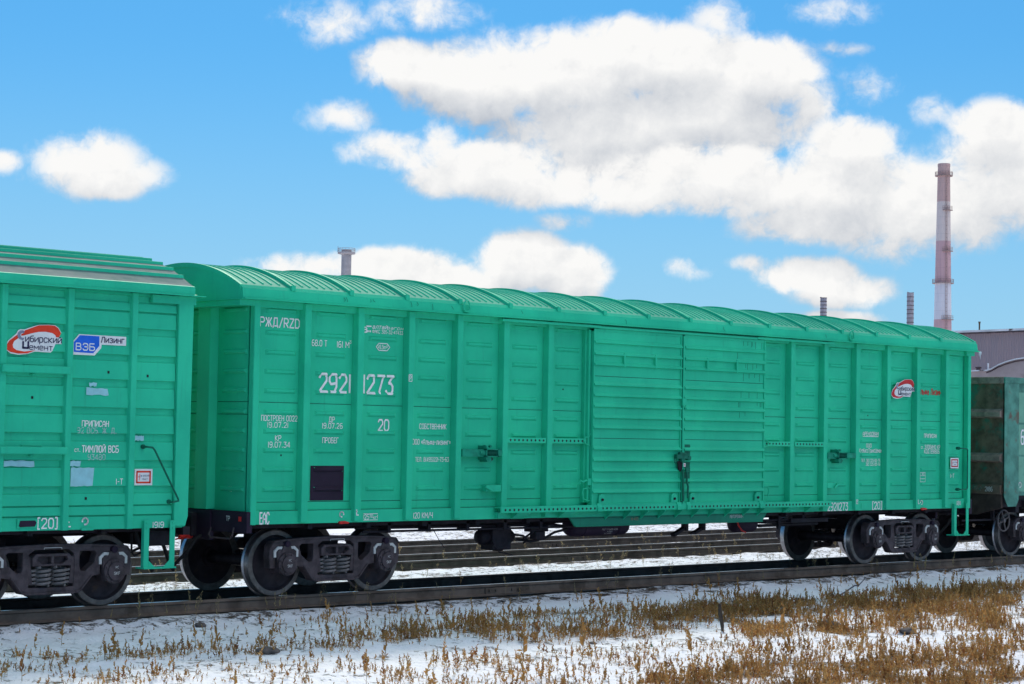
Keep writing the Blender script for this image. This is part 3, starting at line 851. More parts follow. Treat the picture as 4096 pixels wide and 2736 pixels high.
def make_bogie(root, cx, detailed=True):
    mb = M()   # bolster with brake beams
    mb.box(-.17, .17, -.93, .93, .60, .80)
    mb.box(-.24, .24, -.34, .34, .80, .93)
    for s in (-1, 1):
        mb.tube([(s * .42, -.75, .42), (s * .42, .75, .42)], .035, 8)
        mb.box(s * .40, s * .47, -.85, -.70, .36, .56); mb.box(s * .40, s * .47, .70, .85, .36, .56)
        mb.box(s * .06, s * .42, -.06, .06, .55, .60)
    b = mb.build('bogie', M_dark, root)
    b.location = Vector((cx, 0, 0)) - Vector(root.location)
    for ax in (-.925, .925):
        m = M()
        m.lathe([(.0, -1.05), (.065, -1.05), (.07, -.86), (.095, -.84), (.095, -.6), (.082, -.5), (.082, .5), (.095, .6), (.095, .84), (.07, .86), (.065, 1.05), (0, 1.05)], (ax, 0, .4785), 'y', 20)
        m.build('axle', M_dark, b)
        for s in (-1, 1):
            w = M()
            r = .4785
            prof = [(.09, .875), (.14, .872), (.15, .85), (.20, .815), (.33, .79), (.375, .80), (.398, .85), (.402, .853), (r - .018, .853), (r - .006, .845), (r, .80), (r + .006, .752), (r + .018, .742), (r + .027, .732), (r + .027, .727), (r + .018, .720), (.40, .720), (.375, .735), (.20, .755), (.14, .745), (.13, .70), (.085, .70)]
            ms = [0, 0, 0, 0, 0, 0, 0, 1, 1, 2, 2, 2, 2, 2, 1, 1, 0, 0, 0, 0, 0]
            w.lathe([(q, s * t) for q, t in prof], (ax, 0, .4785), 'y', 56, ms=ms)
            w.build('wheel', [M_wheel, M_rim, M_tread], b, sharp=32)
            # axle box with adapter
            a = M()
            c = (ax, 0, .4785)
            y0, y1 = s * .93, s * 1.13
            a.ext([(ax - .17, .66), (ax - .12, .69), (ax + .12, .69), (ax + .17, .66), (ax + .165, .45), (ax + .12, .345), (ax - .12, .345), (ax - .165, .45)], 'y', y0, y1)
            a.ext([(ax - .10, .64), (ax + .10, .64), (ax + .06, .74), (ax - .06, .74)], 'y', s * 1.0, s * 1.14)
            a.lathe([(.0, s * 1.12), (.165, s * 1.12), (.165, s * 1.165), (.145, s * 1.175), (.12, s * 1.175), (.12, s * 1.20), (.10, s * 1.21), (0, s * 1.21)], c, 'y', 24)
            for k in range(8):
                t = 2 * PI * (k + .5) / 8
                a.lathe([(0, s * 1.165), (.016, s * 1.165), (.016, s * 1.19), (0, s * 1.19)], (ax + .14 * math.cos(t), 0, .4785 + .14 * math.sin(t)), 'y', 6)
            ab = a.build('axle_box', M_bogie, b)
            if detailed and s < 0:
                flat_text('K', ax - .018, ax + .022, .535, .032, b, M_wpaint, at=-1.2125)
                flat_text('SKF', ax - .042, ax + .046, .455, .036, b, M_wpaint, at=-1.2125)
            if s < 0:
                # white painted pedestal liner, in two pieces either side of the adapter lug
                for q in (-1, 1):
                    l = M()
                    l.ext([(ax + q * .178, .575), (ax + q * .180, .648), (ax + q * .14, .690), (ax + q * .062, .690), (ax + q * .062, .726), (ax + q * .150, .730), (ax + q * .218, .672), (ax + q * .216, .575)], 'y', -1.118, -1.06)
                    l.build('pedestal_liner', M_wpaint, b)
                kb = M(); kb.lathe([(0, -1.16), (.045, -1.155), (.05, -1.10), (0, -1.09)], (ax + .0, 0, .765), 'y', 12)
                kb.build('adapter_lug', M_black, b)
    for s in (-1, 1):
        side_frame_mesh(s).build('side_frame', M_bogie, b, bevel=.007)
        bl = M()
        bl.ext([(-.24, .735), (.24, .735), (.30, .68), (.29, .575), (-.29, .575), (-.30, .68)], 'y', s * 1.13, s * .90, holes=[[(-.21, .70), (-.02, .70), (-.02, .605), (-.15, .605), (-.23, .655)], [(.02, .70), (.21, .70), (.23, .655), (.15, .605), (.02, .605)]])
        bl.box(-.22, .22, s * 1.05, s * .95, .59, .72)
        bl.build('bolster_end', M_bogie, b, bevel=.006)
        for (x, y, r) in ((-.115, 1.085, .088), (.125, 1.085, .088), (-.24, .99, .085), (.005, .965, .085), (.245, .99, .085)):
            sp = M()
            turns = 4.6
            path = [(x + r * math.cos(t), s * y + r * math.sin(t), .318 + .245 * t / (turns * 2 * PI)) for t in np.linspace(0, turns * 2 * PI, 84)]
            sp.tube(path, .0185, 6)
            sp.build('spring', M_spring, b)
        if s < 0:
            for q in (-1, 1):
                wd = M(); wd.ext([(q * .31, .70), (q * .345, .70), (q * .345, .34), (q * .27, .34)], 'y', -1.09, -.97)
                wd.build('friction_wedge', M_bogie, b)
            strokes([[(-.13, .79), (-.13, .812), (.13, .812), (.13, .79)]], .008, b, M_wpaint, 'chalk_mark', -1.1275)
    return b


def copy_bogie(src, root, cx):
    c = copy_tree(src, root)
    c.location = Vector((cx, 0, 0)) - Vector(root.location)
    return c


# ------------------------------------------------------------------ shared wagon pieces
def make_coupler(root, x, d):
    """automatic coupler: shank, head, draft striker; d = outward direction"""
    m = M()
    m.box(x, x + d * .12, -.30, .30, .86, 1.20)
    m.box(x, x + d * .30, -.09, .09, .95, 1.14)
    m.ext([(x + d * .26, -.12), (x + d * .40, -.22), (x + d * .62, -.20), (x + d * .60, -.10), (x + d * .48, -.08), (x + d * .48, .06), (x + d * .60, .16), (x + d * .42, .22), (x + d * .26, .12)], 'z', .90, 1.20)
    m.build('coupler', M_dark, root, bevel=.012)


def make_hose(root, x, d, y=-.42):
    m = M()
    m.tube([(x, y, .88), (x + d * .10, y, .85), (x + d * .22, y + .05, .66), (x + d * .36, y + .16, .47), (x + d * .50, y + .27, .40)], .026, 8)
    m.build('brake_hose', M_rubber, root)


def make_handrail(root, pts, r, mat):
    m = M()
    m.tube(pts, r, 8)
    for p in (pts[0], pts[-1]):
        m.lathe([(0, -.05), (.03, -.05), (.03, .02), (0, .02)], (p[0], p[1] + .03, p[2]), 'y', 8)
    return m.build('handrail', mat, root)


def make_step(root, x0, x1, y, ztop, zbot, mat):
    m = M()
    m.box(x0 - .04, x0 + .04, y, y - .012, zbot, ztop)
    m.box(x0 - .04, x0 - .03, y, y + .05, zbot, ztop)
    m.box(x1 - .04, x1 + .04, y, y - .012, zbot, ztop)
    m.box(x1 + .03, x1 + .04, y, y + .05, zbot, ztop)
    m.box(x0 - .04, x1 + .06, y - .03, y + .17, zbot - .02, zbot)
    for x, s in ((x0, 1), (x1, -1)):
        m.ext([(x + s * .04, zbot), (x + s * .14, zbot), (x + s * .04, zbot + .09)], 'y', y - .004, y - .016)
        for z in (ztop - .03, ztop - .10):
            m.lathe([(0, y - .012), (.012, y - .012), (.012, y - .024), (0, y - .024)], (x, 0, z), 'y', 6)
    return m.build('foot_step', mat, root)


def make_underframe(root, x0, x1, clutter=True):
    m = M()
    m.box(x0 + .02, x1 - .02, -1.30, 1.30, 1.052, 1.08)
    m.box(x0, x1, -.22, .22, .90, 1.05)
    for s in (-1, 1):
        m.box(x0 + .02, x1 - .02, s * 1.10, s * 1.15, .995, 1.05)
        m.box(x0 + .02, x1 - .02, s * .50, s * .56, .97, 1.05)
    n = int((x1 - x0) / 1.1)
    for i in range(n + 1):
        x = x0 + .1 + (x1 - x0 - .2) * i / n
        m.box(x - .04, x + .04, -1.25, 1.25, .975, 1.051)
    return m.build('underframe', M_dark, root)


RZ = [4.07, 3.76, 3.48, 3.21, 2.94, 2.64, 2.37, 2.10, 1.83, 1.55]
POSTS = [0.05 + .982 * i for i in range(6)] + [16.08 - .983 * i for i in range(6)][::-1]


# ------------------------------------------------------------------ the main boxcar
def make_boxcar():
    root = thing('boxcar', 'bright green boxcar with arched ribbed roof, sliding doors and number 29211273', 'freight wagon', (0, 0, 0), 'freight wagons of the train')
    G = M_green
    xl, xr = -.90, 16.90
    # near side wall
    w = M()
    w.box(xl + .02, xr - .02, -1.33, -1.30, 1.07, 4.20)
    w.box(xl + .10, xr - .10, -1.385, -1.331, 1.065, 1.255)
    w.box(xl + .10, xr - .10, -1.40, -1.331, 4.10, 4.20)
    bays = [xl + .12] + POSTS[:6] + [5.90] + [10.30] + POSTS[6:] + [xr - .12]
    for a, b in zip(bays[:-1], bays[1:]):
        if 5.8 < a < 10:
            continue
        a2, b2 = a + .075, b - .075
        for z in (2.80, 2.775):
            w.box(a2, b2, -1.3325, -1.329, z - .004, z + .004, 1 if z < 2.79 else 0)  # dark lower strip: shade of the plate step put into the colour
        for z in (1.43, 1.372):
            w.box(a2, b2, -1.3325, -1.329, z - .004, z + .004, 1 if z < 1.4 else 0)
        w.box(a2, b2, -1.3865, -1.380, 1.249, 1.256, 1)
        xc = (a + b) / 2 + .015
        hw = min(.275, (b2 - a2) / 2 - .06)
        if 10 < a < 10.5: xc -= .05; hw = .24
        for z in RZ:
            w.ridge(xc - hw, xc + hw, z, -1.33)
    for (px, pz) in ((5.36, 3.12), (-.3, 2.03), (13.6, 2.85)):
        w.box(px - .012, px + .012, -1.3328, -1.329, pz - .012, pz + .012, 2)
    side = w.build('side_wall', [G, M_grime_shade, M_dark], root)
    f = M(); f.box(xl + .02, xr - .02, 1.33, 1.37, 1.07, 4.20)
    for xp in POSTS: f.ext([(xp - .085, 1.37), (xp - .057, 1.45), (xp + .057, 1.45), (xp + .085, 1.37)], 'z', 1.08, 4.19)
    f.build('side_wall', G, root)
    for i, xp in enumerate(POSTS):
        m = M(); m.hat(xp, -1.329, -1.45, 1.085, 4.19, .145, .115)
        m.build('side_post', G, root, bevel=.006)
    for (xa, xb) in ((xl - .003, xl + .10), (xr - .10, xr + .003)):
        for s in (-1, 1):
            m = M(); m.box(xa, xb, s * 1.452, s * 1.34, 1.06, 4.20)
            m.build('corner_post', G, root, bevel=.008)
    # end walls
    for sx, x in ((-1, xl), (1, xr)):
        e = M()
        e.box(x + sx * -.02, x + sx * -.06, -1.335, 1.335, 1.245, 4.20)
        if sx < 0:
            for z in RZ:
                for (ya, yb) in ((-1.27, -.70), (.70, 1.27), (-.17, .17)):
                    e.ridge_x(ya, yb, z, x + .02)
            for z in (2.775, 2.60):
                for (ya, yb) in ((-1.33, -.6), (-.2, .2), (.6, 1.33)):
                    e.box(x + .0165, x + .021, ya, yb, z - .004, z + .004, 1)
        eo = e.build('end_wall', [G, M_grime_shade], root)
        for y in (-.40, .40):
            m = M()
            px = x + .021 if sx < 0 else x - .021
            m.ext([(px, y - .18), (px + sx * .13, y - .15), (px + sx * .13, y + .15), (px, y + .18)], 'z', 1.25, 4.13)
            m.build('end_post', G, eo, bevel=.006)
        b = M()
        b.box(x + sx * .06, x - sx * .03, -1.45, 1.45, .95, 1.243)
        b.box(x + sx * .085, x + sx * .02, -.62, .62, .82, 1.235)
        bo = b.build('end_beam', M_black, root)
        if sx < 0:
            m = M(); m.tube([(x - .06, -.62, 1.00), (x - .10, -.62, .90), (x - .10, -.66, .86), (x - .10, -1.12, .86), (x - .10, -1.17, .90), (x - .07, -1.17, 1.02)], .013, 6)
            m.build('uncoupling_lever', M_bogie, root)
            m = M(); m.ext([(-1.265, 1.108), (-1.325, 1.108), (-1.325, 1.174), (-1.265, 1.174)], 'x', x - .06, x - .066)
            m.build('red_reflector', M_red, bo)
            flat_text('ТО', -.905, -.985, 1.548, .064, eo, plane='x', at=x + .0165)
            flat_text('ТР', -.975, -1.055, 1.138, .066, bo, plane='x', at=x - .0625)
    # roof
    sag, hc = .375, 1.49
    def zr(y):
        Rr = (hc * hc + sag * sag) / (2 * sag)
        return 4.365 + sag - Rr + math.sqrt(Rr * Rr - y * y)
    ys = np.linspace(-1.47, 1.47, 29)
    rx0, rx1 = -1.165, 17.02
    r = M()
    vs = [(x, y, zr(y)) for y in ys for x in (rx0, rx1)]
    r.add(vs, [(2 * i, 2 * i + 1, 2 * i + 3, 2 * i + 2) for i in range(len(ys) - 1)], 0, True)
    roof_x = [-.28 + 1.0693 * i for i in range(16)]
    edges = [rx0 + .02] + roof_x + [rx1 - .02]
    for a, b in zip(edges[:-1], edges[1:]):
        n = 7 if b - a > .95 else 5
        for k in range(n):
            x = a + (b - a) * (k + 1) / (n + 1)
            if b - a < 1.0 and x < a + .12: continue
            vv = []
            for y in ys[1:-1]:
                z = zr(y)
                vv += [(x - .024, y, z - .002), (x - .008, y, z + .017), (x + .008, y, z + .017), (x + .024, y, z - .002)]
            ff = []
            for i in range(len(ys) - 3):
                for q in range(3):
                    ff.append((4 * i + q, 4 * i + q + 1, 4 * i + q + 5, 4 * i + q + 4))
            ff += [(0, 1, 2, 3), tuple(range(4 * (len(ys) - 3), 4 * (len(ys) - 3) + 4))]
            r.add(vv, ff, 1)
    for s in (-1, 1):
        r.ext([(s * 1.46, 4.395), (s * 1.505, 4.345), (s * 1.525, 4.215), (s * 1.575, 4.205), (s * 1.575, 4.193), (s * 1.40, 4.193), (s * 1.40, 4.36)], 'x', rx0, rx1, 1)
    # gable sheets closing both ends
    for x, sx in ((rx0, -1), (rx1, 1)):
        g = [(-1.505, 4.20)] + [(y, zr(y) - .012) for y in ys] + [(1.505, 4.20)]
        r.ext(g, 'x', x + sx * .004, x - sx * .02, 1)
        rim = [(y, zr(y) + .02) for y in ys] + [(y, zr(y) - .045) for y in ys[::-1]]
        r.ext(rim, 'x', x - sx * .03, x + sx * .018, 1)
        r.box(x + sx * .02, x - sx * .35, -1.53, 1.53, 4.188, 4.203, 1)
        r.box(x + sx * .0, x - sx * .29, -1.45, 1.45, 4.11, 4.187, 1)
    ro = r.build('roof', [M_roof, G], root, sharp=30)
    for x in roof_x:
        m = M()
        a, h = .034, .045
        vv = []
        yy = np.linspace(-1.49, 1.49, 31)
        for y in yy:
            z = zr(y) if abs(y) < 1.49 else 4.365
            vv += [(x - a, y, z - .004), (x - a * .75, y, z + h), (x + a * .75, y, z + h), (x + a, y, z - .004)]
        ff = []
        for i in range(len(yy) - 1):
            for q in range(3):
                ff.append((4 * i + q, 4 * i + q + 1, 4 * i + q + 5, 4 * i + q + 4))
        ff += [(0, 1, 2, 3), tuple(range(4 * (len(yy) - 1), 4 * len(yy)))]
        m.add(vv, ff)
        m.box(x - .036, x + .036, -1.512, -1.46, 4.35, 4.425)
        m.build('roof_rib', G, ro)
    for x in (3.02, 12.78):
        m = M(); m.tube([(x + .075 * math.cos(t) * (1 if math.sin(t) < 0 else .75), -1.535 - .012, 4.315 + .075 * math.sin(t) + (.02 if math.sin(t) > 0 else 0)) for t in np.linspace(0, 2 * PI, 20)[:-1]], .013, 6, closed=True)
        m.box(x - .05, x + .05, -1.555, -1.52, 4.235, 4.255)
        m.build('lifting_loop', G, ro)
    gs_ = []
    rg = np.random.default_rng(33)
    for x in (.62, .66, 1.12, 1.17, 1.9, 2.02, 2.33, 2.72, 4.2, 6.6, 9.1, 12.0):   # scuffs and dirty runs on the eave
        L_ = rg.uniform(.03, .09); z = 4.33 - rg.uniform(0, .03)
        gs_.append([(x, z), (x + rg.uniform(.005, .03), z - L_ * .6), (x + rg.uniform(.0, .05), z - L_)])
    strokes(gs_, .007, ro, M_grime_shade, 'dirt_streak', -1.531)
    ic = M()
    for k, (dx, L) in enumerate(((.02, .10), (.06, .16), (.09, .07))):
        ic.tube([(rx1 - .02 + dx, -1.555, 4.20), (rx1 - .02 + dx, -1.555, 4.20 - L * .6), (rx1 - .02 + dx, -1.555, 4.20 - L)], [.008, .005, .001], 6)
    ic.build('icicle', M_ice, ro)
    # doors
    DR = [(3.94, 3.89), (3.75, 3.70), (3.57, 3.53), (3.25, 3.20), (3.07, 3.025), (2.90, 2.85), (2.72, 2.67), (2.55, 2.50), (2.20, 2.155), (2.02, 1.97), (1.85, 1.80), (1.67, 1.625), (1.50, 1.45)]
    for (xa, xb) in ((5.885, 8.055), (8.115, 10.295)):
        d = M()
        d.box(xa + .004, xb - .004, -1.49, -1.42, 1.275, 4.105)
        for zt, zb in DR:
            d.ext([(-1.489, zb - .012), (-1.532, zb + .006), (-1.532, zb + .022), (-1.489, zt + .022)], 'x', xa + .012, xb - .012)
        for z in (3.355, 2.343):
            d.box(xa + .03, xb - .03, -1.4922, -1.489, z - .004, z + .004, 1)  # dark strip paints the shade line of the door plate seam
        d.box(xa, xa + .03, -1.508, -1.41, 1.26, 4.12); d.box(xb - .03, xb, -1.508, -1.41, 1.26, 4.12)
        d.box(xa - .02, xb + .02, -1.53, -1.42, 1.235, 1.285); d.box(xa, xb, -1.50, -1.41, 4.085, 4.125)
        sx = ((6.60, 7.37) if xa < 8 else (8.70, 9.49))
        for x in sx:
            d.box(x - .018, x + .018, -1.535, -1.488, 3.525, 3.745)
        if xa > 8:
            for k in range(26):   # thin runs of dirty water down the far end of the door
                x = 9.55 + .70 * k / 25 + RNG.uniform(-.02, .02)
                zt = RNG.choice([4.08, 3.88, 3.69, 3.52, 3.19, 3.02, 2.84]); L = RNG.uniform(.06, .16)
                d.box(x - .0035, x + .0035, -1.4915, -1.489, zt - L, zt, 1)
        do = d.build('sliding_door', [G, M_grime_shade], root)
        for xq in ((6.10, 7.87) if xa < 8 else (8.34, 10.09)):
            m = M()
            m.ext([(xq - .07, 1.285), (xq + .07, 1.285), (xq + .07, 1.37)] + [(xq + .07 * math.cos(t), 1.37 + .07 * math.sin(t)) for t in np.linspace(.3, PI - .3, 6)] + [(xq - .07, 1.37)], 'y', -1.50, -1.535)
            m.lathe([(0, -1.535), (.022, -1.535), (.022, -1.56), (0, -1.56)], (xq, 0, 1.345), 'y', 8, m=1)
            m.build('door_roller', [G, M_dark], do)
        for xq in ((6.02, 7.97) if xa < 8 else (8.22, 10.17)):
            m = M()
            m.ext([(-1.53, 1.285), (-1.545, 1.285), (-1.575, 1.225), (-1.575, 1.16), (-1.558, 1.16), (-1.558, 1.22), (-1.53, 1.26)], 'x', xq - .05, xq + .05)
            m.build('roller_hook', G, do)
        side_x = xa if xa < 8 else xb
        s = -1 if xa < 8 else 1
        m = M(); m.tube([(side_x, -1.46, 1.53), (side_x + s * .05, -1.46, 1.54), (side_x + s * .16, -1.47, 1.52), (side_x + s * .18, -1.47, 1.46), (side_x + s * .16, -1.47, 1.36), (side_x + s * .05, -1.46, 1.33), (side_x, -1.46, 1.33)], .011, 6)
        m.tube([(side_x, -1.46, 2.42), (side_x + s * .03, -1.46, 2.37), (side_x + s * .13, -1.47, 2.35), (side_x + s * .17, -1.47, 2.30), (side_x + s * .12, -1.47, 2.25), (side_x + s * .02, -1.46, 2.22)], .011, 6)
        m.build('pull_handle', G, do)
        if xa < 8:
            m = M(); m.tube([(side_x + .0, -1.46, 1.64), (side_x - .10, -1.47, 1.66), (side_x - .17, -1.47, 1.63), (side_x - .24, -1.47, 1.66), (side_x - .25, -1.47, 1.60)], .016, 6)
            m.box(side_x - .08, side_x + .02, -1.49, -1.45, 1.58, 1.69)
            m.build('door_catch', G, do)
    m = M()
    m.box(8.058, 8.112, -1.515, -1.43, 1.25, 4.11, 1)
    m.box(8.062, 8.088, -1.535, -1.50, 1.30, 4.10, 0)
    m.build('door_seam', [G, M_grime_shade], root)
    m = M(); m.box(5.79, 5.884, -1.40, -1.332, 1.30, 4.10, 0); m.box(5.825, 5.872, -1.45, -1.40, 1.30, 4.10, 0)
    m.build('door_jamb', G, root)
    # lock
    k = M()
    k.box(7.86, 8.13, -1.60, -1.53, 2.02, 2.09); k.tube([(7.94, -1.57, 2.10), (8.10, -1.57, 2.085)], .035, 8)
    k.box(8.10, 8.30, -1.50, -1.49, 1.60, 2.26); k.box(8.11, 8.30, -1.504, -1.50, 2.22, 2.24)
    k.lathe([(0, -1.50), (.042, -1.50), (.042, -1.60), (0, -1.60)], (8.18, 0, 2.03), 'y', 8)
    k.lathe([(0, -1.50), (.05, -1.50), (.045, -1.59), (0, -1.60)], (8.03, 0, 2.00), 'y', 10)
    k.tube([(7.84, -1.57, 2.02), (7.83, -1.57, 1.95), (7.87, -1.57, 1.94), (7.88, -1.57, 2.01)], .010, 6)
    k.ext([(7.93, 1.98), (8.06, 1.98), (8.05, 1.85), (8.0, 1.80), (7.96, 1.83)], 'y', -1.53, -1.55, 1)
    k.tube([(8.045, -1.56, 1.84), (8.06, -1.56, 1.6), (8.075, -1.56, 1.30)], .017, 6)
    k.tube([(8.155, -1.56, 1.86), (8.16, -1.56, 1.62), (8.19, -1.56, 1.55), (8.185, -1.56, 1.35)], .017, 6)
    k.box(8.12, 8.22, -1.575, -1.55, 1.80, 1.87)
    lo = k.build('door_lock', [M_hand, M_dark], root)
    m = M(); m.box(8.015, 8.062, -1.61, -1.60, 1.885, 1.945, 0); m.box(8.028, 8.05, -1.613, -1.61, 1.905, 1.925, 1)
    m.build('seal_tag', [M_vin, M_red], lo)
    m = M(); m.box(8.03, 8.12, -1.56, -1.53, 2.92, 3.04); m.tube([(8.09, -1.57, 2.93), (8.10, -1.57, 2.88), (8.12, -1.57, 2.86)], .008, 6)
    m.build('upper_latch', [G], lo)
    # rails and bars
    m = M(); m.box(3.79, 6.0, -1.545, -1.46, 4.135, 4.172); m.box(10.04, 12.28, -1.545, -1.46, 4.135, 4.172); m.box(6.0, 10.04, -1.535, -1.44, 4.128, 4.165)
    m.build('upper_door_rail', G, root)
    m = M(); m.box(3.81, 12.21, -1.552, -1.54, 1.163, 1.262); m.box(3.81, 12.21, -1.54, -1.385, 1.235, 1.247)
    x = 3.91
    while x < 12.15:
        if not (5.95 < x < 6.1 or 7.92 < x < 8.28 or 10.1 < x < 10.24):
            m.lathe([(0, -1.5535), (.019, -1.5535), (.019, -1.551), (0, -1.551)], (x, 0, 1.207), 'y', 10, m=1)
        x += .0955
    for x in (4.33, 5.37, 11.12, 11.76):
        m.ext([(-1.385, 1.19), (-1.545, 1.165), (-1.53, 1.15), (-1.385, 1.06)], 'x', x - .14, x + .14)
    for x in (3.9, 4.94, 12.13, 11.17):
        m.box(x - .07, x + .07, -1.47, -1.385, 1.085, 1.17)
    m.build('lower_door_rail', [G, M_dark], root)
    for x in (6.35, 6.80, 7.22, 7.65, 8.08, 8.50, 8.95, 9.39, 9.87, 10.28):
        m = M(); m.ext([(-1.33, 1.16), (-1.545, 1.16), (-1.545, 1.14), (-1.33, .985)], 'x', x - .008, x + .008)
        m.build('gusset', G, root)
    for (a, b) in ((4.025, 4.875), (5.0, 5.80), (10.36, 11.10), (11.24, 12.09)):
        m = M(); m.box(a, b, -1.447, -1.435, 2.25, 2.335); m.box(a, b, -1.436, -1.33, 2.325, 2.335)
        x = a + .07
        while x < b - .02:
            m.lathe([(0, -1.4485), (.018, -1.4485), (.018, -1.446), (0, -1.446)], (x, 0, 2.293), 'y', 10, m=1); x += .091
        m.build('perforated_bar', [G, M_dark], root)
    for (a, b, c) in ((3.06, 3.89, 3.62), (12.20, 13.05, 12.56)):
        m = M(); m.box(a, c - .10, -1.47, -1.33, 2.03, 2.145); m.box(c + .15, b, -1.47, -1.33, 2.045, 2.14)
        m.box(c - .11, c - .09, -1.52, -1.33, 1.98, 2.20); m.box(c - .11, c + .16, -1.52, -1.33, 2.135, 2.15); m.box(c - .11, c + .16, -1.52, -1.33, 2.03, 2.045)
        m.box(c + .145, c + .16, -1.52, -1.33, 2.03, 2.15)
        m.lathe([(0, c - .20), (.035, c - .20), (.045, c - .13), (.045, c - .11), (0, c - .11)], (0, -1.46, 2.09), 'x', 10)
        m.box(c - .07, c + .02, -1.50, -1.33, 1.95, 2.03); m.lathe([(0, -1.40), (.03, -1.40), (.03, -1.46), (0, -1.46)], (c + .06, 0, 1.995), 'y', 8, m=1)
        for q in (-.06, .06): m.lathe([(0, -1.40), (.02, -1.40), (.02, -1.44), (0, -1.44)], (c + q, 0, 2.19), 'y', 8)
        bo = m.build('door_buffer', [M_buf, M_dark], root)
        m = M(); m.tube([(c - .08 + .21 * t / 44, -1.46 + .042 * math.cos(t), 2.09 + .042 * math.sin(t)) for t in np.linspace(0, 44, 90)], .009, 5)
        m.build('buffer_spring', M_hand, bo)
    for (a, b, s) in ((3.58, 3.90, 1), (12.20, 12.50, -1)):
        m = M(); m.box(a, b, -1.46, -1.33, 1.49, 1.595)
        e = a if s > 0 else b
        m.ext([(e, 1.595), (e - s * .05, 1.56), (e + s * .10, 1.49), (e + s * .13, 1.50)], 'y', -1.47, -1.50)
        m.build('door_stop', G, root, bevel=.006)
    # skirt below the doors
    m = M(); m.ext([(5.52, 1.066), (5.66, .915), (10.44, .915), (10.57, 1.066)], 'y', -1.362, -1.33)
    m.box(5.66, 10.44, -1.38, -1.34, .905, .918)
    m.box(5.55, 10.55, -1.3645, -1.3615, 1.040, 1.047, 1)
    m.build('side_sill', [paint('sooty_green_sill', (.018, .26, .16), streak=.7, rust=.08), M_grime_shade], root)
    # steps and handrails
    make_handrail(root, [(16.48, -1.45, 2.255), (16.48, -1.52, 2.255), (16.67, -1.52, 2.245), (16.69, -1.52, 2.22), (16.69, -1.52, 1.47), (16.67, -1.52, 1.445), (16.47, -1.52, 1.44), (16.47, -1.45, 1.44)], .012, M_hand)
    make_step(root, 16.36, 16.78, -1.455, 1.16, .545, G)
    for x in (.80, 15.35):
        m = M(); m.ext([(x - .09, 1.06), (x - .07, 1.085), (x + .02, 1.088), (x + .10, 1.07), (x + .09, 1.05), (x - .05, 1.045)], 'y', -1.386, -1.42)
        m.build('red_rope_cleat', M_red, root)
    m = M(); m.box(13.34, 13.62, -1.395, -1.386, 1.095, 1.2); m.build('blank_plate', G, root)
    # lettering
    def dx(x):   # lettering lies on the recessed panel, a little behind the post faces
        return x + (x + 17.78) * .00214
    def L(s, x0, x1, zc, h, **k):
        if 'at' not in k:
            x0, x1 = dx(x0), dx(x1)
        return flat_text(s, x0, x1, zc, h, side, **k)
    A = -1.3365; B = -1.3905
    L('РЖД/RZD', -.76, -.07, 3.905, .125, bold=.018)
    L('68.0 Т', .17, .44, 3.647, .082); L('I6I М', .63, .85, 3.644, .084); L('3', .86, .89, 3.685, .042)
    L('а', 1.10, 1.18, 3.897, .107, bold=.04); strokes([[(dx(1.18), 3.935), (dx(1.265), 3.935)]], .022, side, M_white, 'logo_bar', A)
    mm = M()
    for x in (1.245, 1.285): mm.lathe([(0, A), (.016, A), (.016, A - .001), (0, A - .001)], (x, 0, 3.862), 'y', 10)
    mm.build('logo_dots', M_white, side)
    L('алтай', 1.29, 1.57, 3.936, .058, bold=.028, shear=.2); L('вагон', 1.575, 1.88, 3.930, .044, shear=.2)
    L('ФАКС 385-32-47433', 1.29, 1.88, 3.864, .048)
    strokes([[(dx(q), w_) for q, w_ in ((1.37, 3.64), (1.42, 3.692), (1.58, 3.692), (1.63, 3.64), (1.58, 3.588), (1.42, 3.588), (1.37, 3.64))]], .012, side, M_white, 'hexagon_border', A)
    L('49.3', 1.41, 1.50, 3.639, .058); L('m²', 1.51, 1.585, 3.635, .05)
    L('292I', .32, .89, 3.078, .252, bold=.012, conform=([3.21, 2.94], .556, .275)); L('I273', 1.14, 1.70, 3.082, .258, bold=.012, conform=([3.21, 2.94], 1.538, .275))
    pst = [c for c in root.children if c.name.startswith('side_post')]
    def on_post(i): return pst[i]
    strokes(frame_strokes(1.962, 2.022, 3.145, 3.246), .009, on_post(2), M_white, 'panel_border', -1.4535); flat_text('Р', 1.978, 2.006, 3.196, .065, on_post(2), at=-1.4535)
    L('ПОСТРОЕН 0022', -.70, -.07, 2.553, .075); L('I9.07.2I', -.59, -.23, 2.458, .070); L('КР', -.45, -.35, 2.273, .072); L('I9.07.34', -.57, -.19, 2.180, .075)
    L('ДР', .51, .61, 2.550, .075); L('I9.07.26', .39, .76, 2.461, .072); L('ПРОБЕГ', .40, .69, 2.251, .074)
    L('20', 1.44, 1.64, 2.484, .158, bold=.012)
    L('СОБСТВЕННИК', 2.25, 2.79, 2.480, .074); L('ООО «Альфа-лизинг»', 2.12, 2.88, 2.246, .075); L('ТЕЛ. 8(495)22I-73-63', 2.18, 2.85, 1.982, .062)
    flat_poly([rect(.23, .845, 1.385, 1.884)], side, M_black, 'black_paint_square', at=-1.3375, conform=([1.83, 1.55], .556, .275))
    L('ЕАС', -.69, -.53, 1.151, .153, at=B, bold=.01)
    hook_mark(.78, 1.184, .075, side, -1, B); t_mark(1.005, 1.207, .082, on_post(1), -1.4535)
    L('25', 1.21, 1.29, 1.139, .066, at=B); L('700', 1.30, 1.37, 1.150, .045, at=B); L('кг', 1.38, 1.44, 1.13, .045, at=B)
    strokes([[(1.19, 1.184), (1.46, 1.184)], [(1.19, 1.094), (1.46, 1.094)], [(1.195, 1.115), (1.195, 1.165)], [(1.455, 1.115), (1.455, 1.165)]], .008, side, M_white, 'tare_border', B)
    L('I20 КМ/Ч', 2.16, 2.54, 1.145, .080, at=B)
